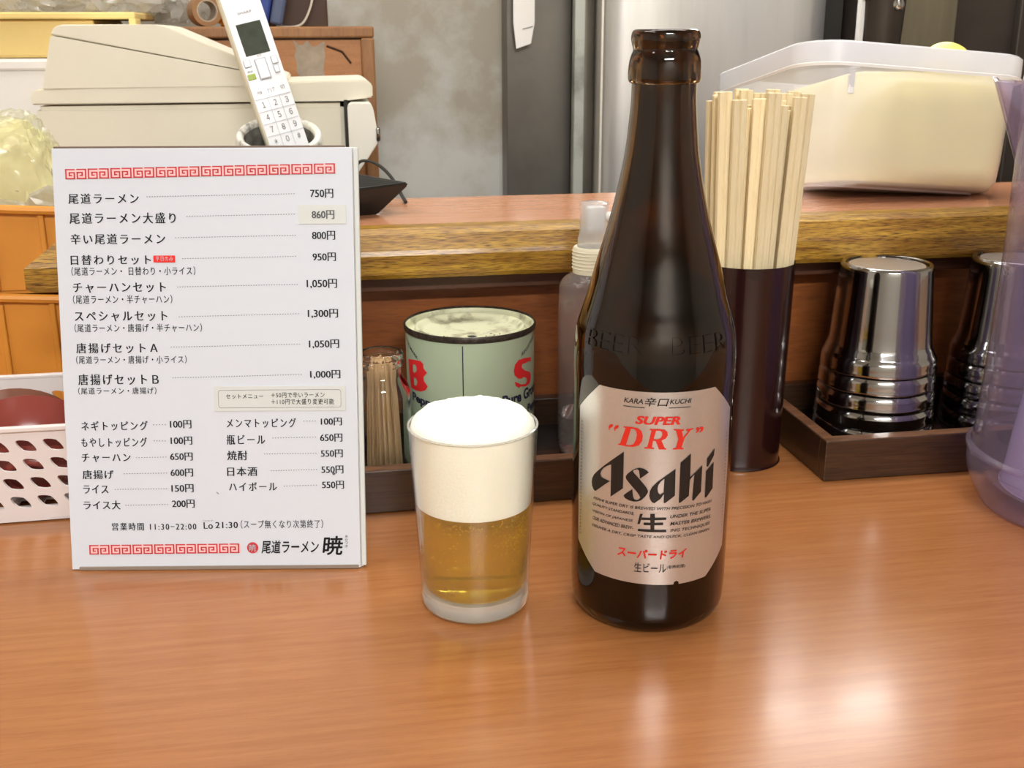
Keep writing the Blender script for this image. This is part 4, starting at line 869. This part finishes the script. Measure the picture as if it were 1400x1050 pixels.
# ================================================================ nested steel tumblers
def tumbler_bm():
    outp = smooth_prof([(0.0, 0.0715), (0.0255, 0.0715), (0.0272, 0.0728), (0.0290, 0.0735), (0.0303, 0.0722), (0.0310, 0.0690), (0.0322, 0.052), (0.0346, 0.0190)], 3)
    outp += [(0.0350, 0.0172), (0.0362, 0.0152), (0.0366, 0.0128), (0.0371, 0.0120), (0.0384, 0.0098), (0.0389, 0.0080), (0.0388, 0.0050), (0.0392, 0.0030), (0.0394, 0.0012), (0.0390, 0.0004)]
    inn = [(0.0386, 0.0008), (0.0378, 0.0085), (0.0362, 0.0118), (0.0346, 0.0165), (0.0315, 0.052), (0.0300, 0.0690), (0.0, 0.0700)]
    return lathe(outp + inn, 80)
def stack(cx, cy, z0, n, side):
    first_t = None; words = {0: 'lowest', n - 1: 'topmost'}
    names = ['lowest', 'second from below', 'third from below', 'fourth from below', 'topmost']
    for k in range(n):
        nmz = 'topmost' if k == n - 1 else names[k]
        lab = 'upturned polished steel tumbler, %s of the stack %s' % (nmz, side)
        if k == 0 and not hasattr(stack, 'p'):
            t = empty('steel_tumbler', (cx, cy, z0), lab, 'tumbler', 'upturned steel tumblers on the tray')
            obj('tumbler_wall', tumbler_bm(), M['steel'], t, True, sharp=50); obj('tumbler_base', lathe([(0, .0714), (.0252, .0714), (.0252, .0718), (0, .0718)], 48), mat('brushed_base', (.75, .74, .73, 1), .34, metal=.9), t, True); stack.p = t
        else: t = dup(stack.p, (cx, cy, z0 + k * .0122), lab)
        f = 1.065 - .065 * k / (n - 1) ; t.scale = (f, f, 1)
stack(0.378, 0.702, 0.0072, 5, 'beside the chopstick cup')
stack(0.478, 0.704, 0.0072, 5, 'behind the lilac pitcher')

# ================================================================ lilac pitcher
PC = (0.449, 0.567)
t = empty('water_pitcher', (PC[0], PC[1], 0.0006), 'lilac translucent plastic water pitcher cut off at the right edge', 'pitcher')
outp = smooth_prof([(0.0, 0.0), (0.052, 0.0), (0.0600, 0.004), (0.0665, 0.016), (0.0688, 0.025), (0.0680, 0.031), (0.0668, 0.036), (0.0645, 0.075), (0.0630, 0.12), (0.0622, 0.16), (0.0622, 0.20), (0.0624, 0.245)], 4)
obj('pitcher_wall', lathe(outp, 72), M['pitcher'], t, True, sharp=60)
obj('inner_wall', lathe(smooth_prof([(0.0, 0.012), (0.050, 0.012), (0.058, 0.022), (0.0615, 0.034), (0.0600, 0.12), (0.0590, 0.22)], 4), 72), clear_plastic('lilac_plastic_inner', (0.95, 0.93, 0.98, 1), .04, (0.66, 0.6, 0.78, 1), .05), t, True, sharp=60)
obj('base_ring', lathe([(0.0675, .0335), (0.0700, .0345), (0.0700, .0365), (0.0672, .0380)], 72, True), M['pitcher'], t, True)
obj('ice_core', lathe(smooth_prof([(0.0, 0.014), (0.044, 0.014), (0.0465, 0.02), (0.0370, 0.11), (0.0330, 0.235)], 3), 48), M['pitcher_core'], t, True)
sp = bmesh.new()
pr = [(-.052, -.022, .226), (-.076, -.009, .2520), (-.078, .0, .2545), (-.076, .009, .2520), (-.052, .022, .226)]
vs = [sp.verts.new(p) for p in pr]; low = sp.verts.new((-.060, 0, .205)); top_ = [sp.verts.new((-.045, -.022, .2500)), sp.verts.new((-.045, .022, .2500))]
for a, b_ in zip(vs, vs[1:]): sp.faces.new((a, b_, low))
sp.faces.new((vs[0], top_[0], vs[1])); sp.faces.new((vs[3], top_[1], vs[4]))
so = obj('spout', sp, M['pitcher'], t)
md = so.modifiers.new('thick', 'SOLIDIFY'); md.thickness = .0016
so.rotation_euler = (0, 0, -.62)
obj('lid', lathe([(0, .2452), (.0632, .2452), (.0640, .249), (.0630, .256), (0, .2585)], 64), clear_plastic('lilac_lid', (.8, .74, .86, 1), .5, (.62, .55, .68, 1), .1), t, True)
hb = tube(smooth_prof([(.060, .0, .225), (.095, .0, .215), (.105, 0, .15), (.095, 0, .08), (.064, 0, .07)], 6), .007, 10)
ho = obj('handle', hb, M['pitcher'], t, True); ho.rotation_euler = (0, 0, -.4)
rd = random.Random(5)
for k in range(3):
    a = math.radians((200, 213, 226)[k]); o = obj('dark_spot', from_me(shape([leaf(0, 0, .0032, .0042, 0)], .0003)), M['gap'], t)
    o.location = ((.0458 - (.045, .030, .04)[k] * .1 + .0026) * math.cos(a), (.0458 - (.045, .030, .04)[k] * .1 + .0026) * math.sin(a), (.045, .030, .04)[k]); o.rotation_euler = (PI / 2, 0, a + PI / 2)

# ================================================================ milky food container on the ledge
W_, D_, H_ = .186, .205, .103
RM = Matrix.Rotation(.028, 3, 'Z') @ Matrix.Rotation(-.174, 3, 'X') @ Matrix.Rotation(.082, 3, 'Y')
t = empty('food_container', (0.343, 0.774, 0.1755), 'milky translucent plastic container of pale yellow dough tilted on the ledge', 'container')
t.rotation_euler = RM.to_euler()
def rloop(b, x0, x1, y0, y1, z, r, n=7):
    return [b.verts.new((x, y, z)) for x, y in rrect(x0, x1, y0, y1, r, n)]
def loft(levels, cap0=True, cap1=False):
    b = bmesh.new(); L = [rloop(b, *l) for l in levels]
    for A, B in zip(L, L[1:]):
        n = len(A)
        for i in range(n): b.faces.new((A[i], A[(i + 1) % n], B[(i + 1) % n], B[i]))
    if cap0: b.faces.new(L[0][::-1])
    if cap1: b.faces.new(L[-1])
    return b
def lv(z, ins, r): return (ins, W_ - ins, ins, D_ - ins, z, r)
obj('container_wall', loft([lv(.0015, .020, .022), lv(.003, .0135, .026), lv(.010, .0095, .028), lv(.025, .0075, .030), lv(.086, .0035, .032)]), M['pp'], t, True, sharp=60)
obj('container_rim', loft([lv(.086, .0035, .032), lv(.0868, .0, .033), lv(.1015, -.0006, .034), lv(.103, .0008, .033), lv(.1015, .0024, .032), lv(.088, .0045, .031)], False), M['pp_rim'], t, True, sharp=40)
obj('rim_bead', loft([lv(.0858, .0020, .032), lv(.0850, -.0002, .033), lv(.0870, -.0006, .033), lv(.0876, .0, .033)], False), M['white_plastic'], t, True)
obj('foot_ring', loft([lv(.0, .024, .020), lv(.002, .023, .021)], True), M['pp_rim'], t, True)
obj('white_tab', bx(.034, .039, .0045, .0065, .066, .085, .0008), M['white_plastic'], t)  # narrow upright white tab at the near wall
dough = loft([(.020 + .020, W_ - .013, .013, D_ - .03, .0045, .022), (.044, W_ - .0105, .0095, D_ - .03, .014, .026), (.042, W_ - .0095, .0078, D_ - .03, .035, .028), (.046, W_ - .0070, .0056, D_ - .03, .078, .03), (.052, W_ - .010, .010, D_ - .035, .087, .03), (.07, W_ - .05, .05, D_ - .08, .092, .015)], True, True)
bmesh.ops.triangulate(dough, faces=dough.faces)
bmesh.ops.subdivide_edges(dough, edges=dough.edges[:], cuts=2, use_grid_fill=True)
for v in dough.verts:
    nz = noise.noise(v.co * 32) * .0055
    c_ = Vector((W_ / 2, D_ / 2, .04)); dd = (v.co - c_).normalized(); v.co -= dd * (abs(nz))
d_ = obj('pale_dough', dough, M['noodle'], None, True, sharp=60)
d_.location = (0.343, 0.774, 0.1755); d_.rotation_euler = RM.to_euler()
tag(d_, 'lumps of pale yellow dough inside the milky container', 'dough')
P_ = Vector((0.502, 0.870, 0.2565))
b = blob(None, (0, 0, 0), (.019, .019, .015), .05, 1.5, 2, 4)
tag(obj('lemon', b, M['lemon'], None, True, loc=P_), 'pale lemon-yellow rounded lump showing above the container rim', 'lemon')
s = obj('support_block', bx(0.37, 0.52, 0.925, 0.975, 0.1284, 0.1315, .001), M['steel_dark']); tag(s, 'low dark metal block behind the ledge under the back of the container', 'block')

# ================================================================ glass of beer
GC = (0.0665, 0.5147)
t = empty('beer_glass', (GC[0], GC[1], 0.0004), 'small tumbler of golden beer with a thick white head beside the bottle', 'glass')
t.rotation_euler = (0, 0, 0)
out = [(0.0, 0.0), (0.0240, 0.0), (0.0262, 0.0006), (0.0270, 0.0022), (0.0274, 0.0080), (0.0290, 0.0400), (0.0308, 0.0700), (0.0320, 0.0955), (0.0319, 0.0964), (0.0313, 0.0967), (0.0309, 0.0962)]
inn = [(0.0299, 0.0720), (0.0279, 0.0400), (0.0262, 0.0120)]
obj('glass_wall', lathe(out[4:] + inn, 96, True), M['wet_glass'], t, True, sharp=60)
obj('glass_base', lathe(out[:5] + [(0.0266, 0.0096), (0.0, 0.0094)], 96), M['thick_glass'], t, True, sharp=60)
zi = .0560
def ri(z): # inner radius
    pts = [(0.0262, 0.0120), (0.0279, 0.0400), (0.0299, 0.0720), (0.0309, 0.0962)]
    for (r0, z0), (r1, z1) in zip(pts, pts[1:]):
        if z <= z1: return r0 + (r1 - r0) * (z - z0) / (z1 - z0)
    return pts[-1][0]
g = .00012
obj('beer', lathe([(0.0, .0100), (.0243, .0102), (.0260, .0122), (ri(.04) - g, .04), (ri(zi) - g, zi), (0, zi)], 96), M['beer'], t, True, sharp=50)
fp = [(0.0, zi + .0001), (ri(zi) - g, zi + .0001), (ri(.08) - g, .08), (ri(.095) - g, .0950), (.0302, .0970), (.0288, .0992), (.0255, .1020), (.0200, .1042), (.0120, .1056), (.0, .1060)]
fb = lathe(smooth_prof(fp[:2], 1) + fp[2:4] + smooth_prof(fp[4:], 4), 120)
for v in fb.verts:
    if v.co.z > .0962:
        k = min(1, (v.co.z - .0962) / .004)
        v.co.z += k * (noise.noise(v.co * 420) * .00045 + noise.noise(v.co * 150) * .0009); v.co.x += k * noise.noise(v.co * 300 + Vector((5, 0, 0))) * .0005
obj('foam_head', fb, M['foam'], t, True, sharp=70)
# bubbles in the beer and on the foam
rb = random.Random(4); bb = bmesh.new()
for k in range(260):
    th = rb.uniform(-PI, 0); 
    if k < 110: th = rb.gauss(-PI / 2 + .75, .16); z = rb.gauss(.046, .004)
    elif k < 170: th = rb.gauss(-PI / 2 - .35, .35); z = rb.gauss(.052, .0015)
    else: z = rb.uniform(.014, .054)
    z = min(max(z, .013), .0550); r_ = ri(z) - .0009
    bmesh.ops.create_icosphere(bb, subdivisions=1, radius=rb.uniform(.00022, .00045), matrix=Matrix.Translation((r_ * math.cos(th), r_ * math.sin(th), z)))
o = obj('bubbles', bb, M['bubble'], t, True); o['kind'] = 'stuff'
obj('glass_rim', lathe([(.0317 + .0006 * math.cos(a * PI / 4), .0962 + .0006 * math.sin(a * PI / 4)) for a in range(8)], 96, True), M['thick_glass'], t, True)

# ================================================================ beer bottle
BC = (0.153, 0.4988)
t = empty('beer_bottle', (BC[0], BC[1], 0.0005), 'tall brown glass beer bottle with a silver label', 'bottle')
outp = smooth_prof([(0.0300, 0.0), (0.0345, 0.0012), (0.0375, 0.0058), (0.0385, 0.0130), (0.0387, 0.030), (0.0387, 0.070), (0.0386, 0.112), (0.0389, 0.126), (0.0386, 0.137), (0.0376, 0.146), (0.0354, 0.1535), (0.0327, 0.1620), (0.0285, 0.1780), (0.0240, 0.1935), (0.0198, 0.2110), (0.0168, 0.2270), (0.0153, 0.2410), (0.0146, 0.2500), (0.0145, 0.2570)], 5)
lip = smooth_prof([(0.0145, 0.2572), (0.0158, 0.2580), (0.0163, 0.2600), (0.0162, 0.2640), (0.0157, 0.2675), (0.0149, 0.2700), (0.0143, 0.2716), (0.0148, 0.2738), (0.0153, 0.2762), (0.0151, 0.2786), (0.0142, 0.2800), (0.0125, 0.2804), (0.0112, 0.2798), (0.0105, 0.2775)], 4)
inp = smooth_prof([(0.0102, 0.2650), (0.0112, 0.2500), (0.0120, 0.2380), (0.0138, 0.2240), (0.0166, 0.2100), (0.0208, 0.1935), (0.0253, 0.1780), (0.0296, 0.1620), (0.0325, 0.1530), (0.0346, 0.1450), (0.0356, 0.1370), (0.0359, 0.126), (0.0357, 0.070), (0.0356, 0.0150), (0.034, 0.008), (0.028, 0.006), (0.0, 0.009)], 4)
obj('bottle_glass', lathe([(0.0, 0.004), (0.026, 0.0018)] + outp[:-1] + lip + inp, 128), M['amber'], t, True, sharp=60)
obj('dark_beer_fill', lathe(smooth_prof([(0.0, 0.0095), (0.028, 0.0066), (0.0338, 0.0085), (0.0353, 0.0150), (0.0354, 0.070), (0.0354, 0.1300)], 3) + [(0.0350, 0.1360), (0.0, 0.1360)], 96), M['stout'], t, True, sharp=50)
th0 = -0.29762524937795104; RB = .0389
outline = [(-26.6, 124.6), (31.2, 124.6), (46.0, 111.0), (47.0, 78.0), (45.5, 40.5), (31.0, 29.0), (15.6, 28.6), (15.4, 29.8), (14.3, 30.4), (13.1, 29.8), (12.9, 28.6), (-27.2, 29.6), (-41.6, 41.5), (-42.2, 77.0), (-41.6, 110.4)]
def brx(name, bm, m, lift, step=2.0):
    wrap(bm, RB, th0, step, lift)
    return obj(name, bm, m, t, False)
lb = from_me(shape([outline])); wrap(lb, RB, th0, 1.5, .0)
lo = obj('silver_label', lb, M['silver'], t, True)
for key_, mm in (('A', 'lbl_black'), ('s', 'lbl_black'), ('a', 'lbl_black'), ('h', 'lbl_black'), ('i', 'lbl_black'), ('dot', 'lbl_black'), ('D', 'lbl_red'), ('R', 'lbl_red'), ('Y', 'lbl_red'), ('q1', 'lbl_red'), ('q2', 'lbl_red'), ('q3', 'lbl_red'), ('q4', 'lbl_red'), ('sei1', 'lbl_black'), ('sei2', 'lbl_black'), ('sei3', 'lbl_black'), ('sei4', 'lbl_black'), ('sei5', 'lbl_black')):
    P = [LOGO[key_]] + ([LOGO[key_ + '_hole']] if key_ + '_hole' in LOGO else [])
    brx('logo_letter', from_me(shape(P)), M[mm], .00025 + (.00002 if key_[:3] == 'sei' and key_[-1] in '12' else 0), 2.0)
for (s_, x0, x1, y0, y1, red) in LTXT:
    kw = dict(bold=.008, dbl=0.0, shear=.22)
    if s_ == 'SUPER': kw = dict(bold=.02, dbl=.05, shear=.25)
    if s_ == 'スーパードライ': kw = dict(fat=.035, shear=.12)
    if s_ in ('生ビール', '辛口', '(非熱処理)'): kw = dict(fat=.006, shear=.2 if s_ == '辛口' else .0)
    b = text_mesh(s_, x0, x1, y0, y1, **kw)
    brx('label_line', b, M['lbl_red' if red else 'lbl_black'], .00025)
brx('underline', rect_bm(-13.6, -3.6, 117.0, 117.3), M['lbl_black'], .00025); brx('underline', rect_bm(7.2, 17.5, 117.2, 117.5), M['lbl_black'], .00025)
def fine_print(xs, ytop, ybot, wd, seed):
    # a column of print too fine to read in the photograph: small strokes only
    b = bmesh.new(); r_ = random.Random(seed); y = ytop
    while y > ybot:
        for k in range(3):
            x0 = xs + wd * .33 * k; hh = r_.uniform(.25, 1.1); y1 = y - r_.uniform(0, .4)
            b.faces.new([b.verts.new(p) for p in ((x0, y1 - hh, 0), (x0 + wd * .18, y1 - hh, 0), (x0 + wd * .18, y1, 0), (x0, y1, 0))])
        y -= 1.75
    return b
brx('fine_print', fine_print(-39.6, 104, 46, 1.3, 1), M['lbl_black'], .00025)
brx('fine_print', fine_print(42.6, 100, 48, 1.2, 2), mat('label_grey', lin(130, 124, 118), .5), .00025)
# raised lettering on the shoulder
def shoulder_r(z):
    pr_ = outp
    for (r0, z0), (r1, z1) in zip(pr_, pr_[1:]):
        if z0 <= z <= z1: return r0 + (r1 - r0) * (z - z0) / max(1e-6, z1 - z0)
    return .0385
for (x0, s_) in ((-36, 'BEER'), (8, 'BEER')):
    b = text_mesh(s_, x0, x0 + 30, 141.5, 149.5, -.02)
    bmesh.ops.triangulate(b, faces=b.faces[:])
    x = math.ceil(x0 / 1.5) * 1.5
    while x < x0 + 30: bmesh.ops.bisect_plane(b, geom=b.verts[:] + b.edges[:] + b.faces[:], plane_co=(x, 0, 0), plane_no=(1, 0, 0)); x += 1.5
    for yy in (143, 144.5, 146, 147.5): bmesh.ops.bisect_plane(b, geom=b.verts[:] + b.edges[:] + b.faces[:], plane_co=(0, yy, 0), plane_no=(0, 1, 0))
    bmesh.ops.solidify(b, geom=b.faces[:], thickness=-.6)
    for v in b.verts:
        zz = v.co.y / 1000; r_ = shoulder_r(zz) + (.0006 if v.co.z > .3 or v.co.z < -.3 else -.0002)
        th = v.co.x / 1000 / .0385 + th0; v.co = Vector((r_ * math.sin(th), -r_ * math.cos(th), zz))
    obj('raised_lettering', b, M['amber'], t, True, sharp=30)
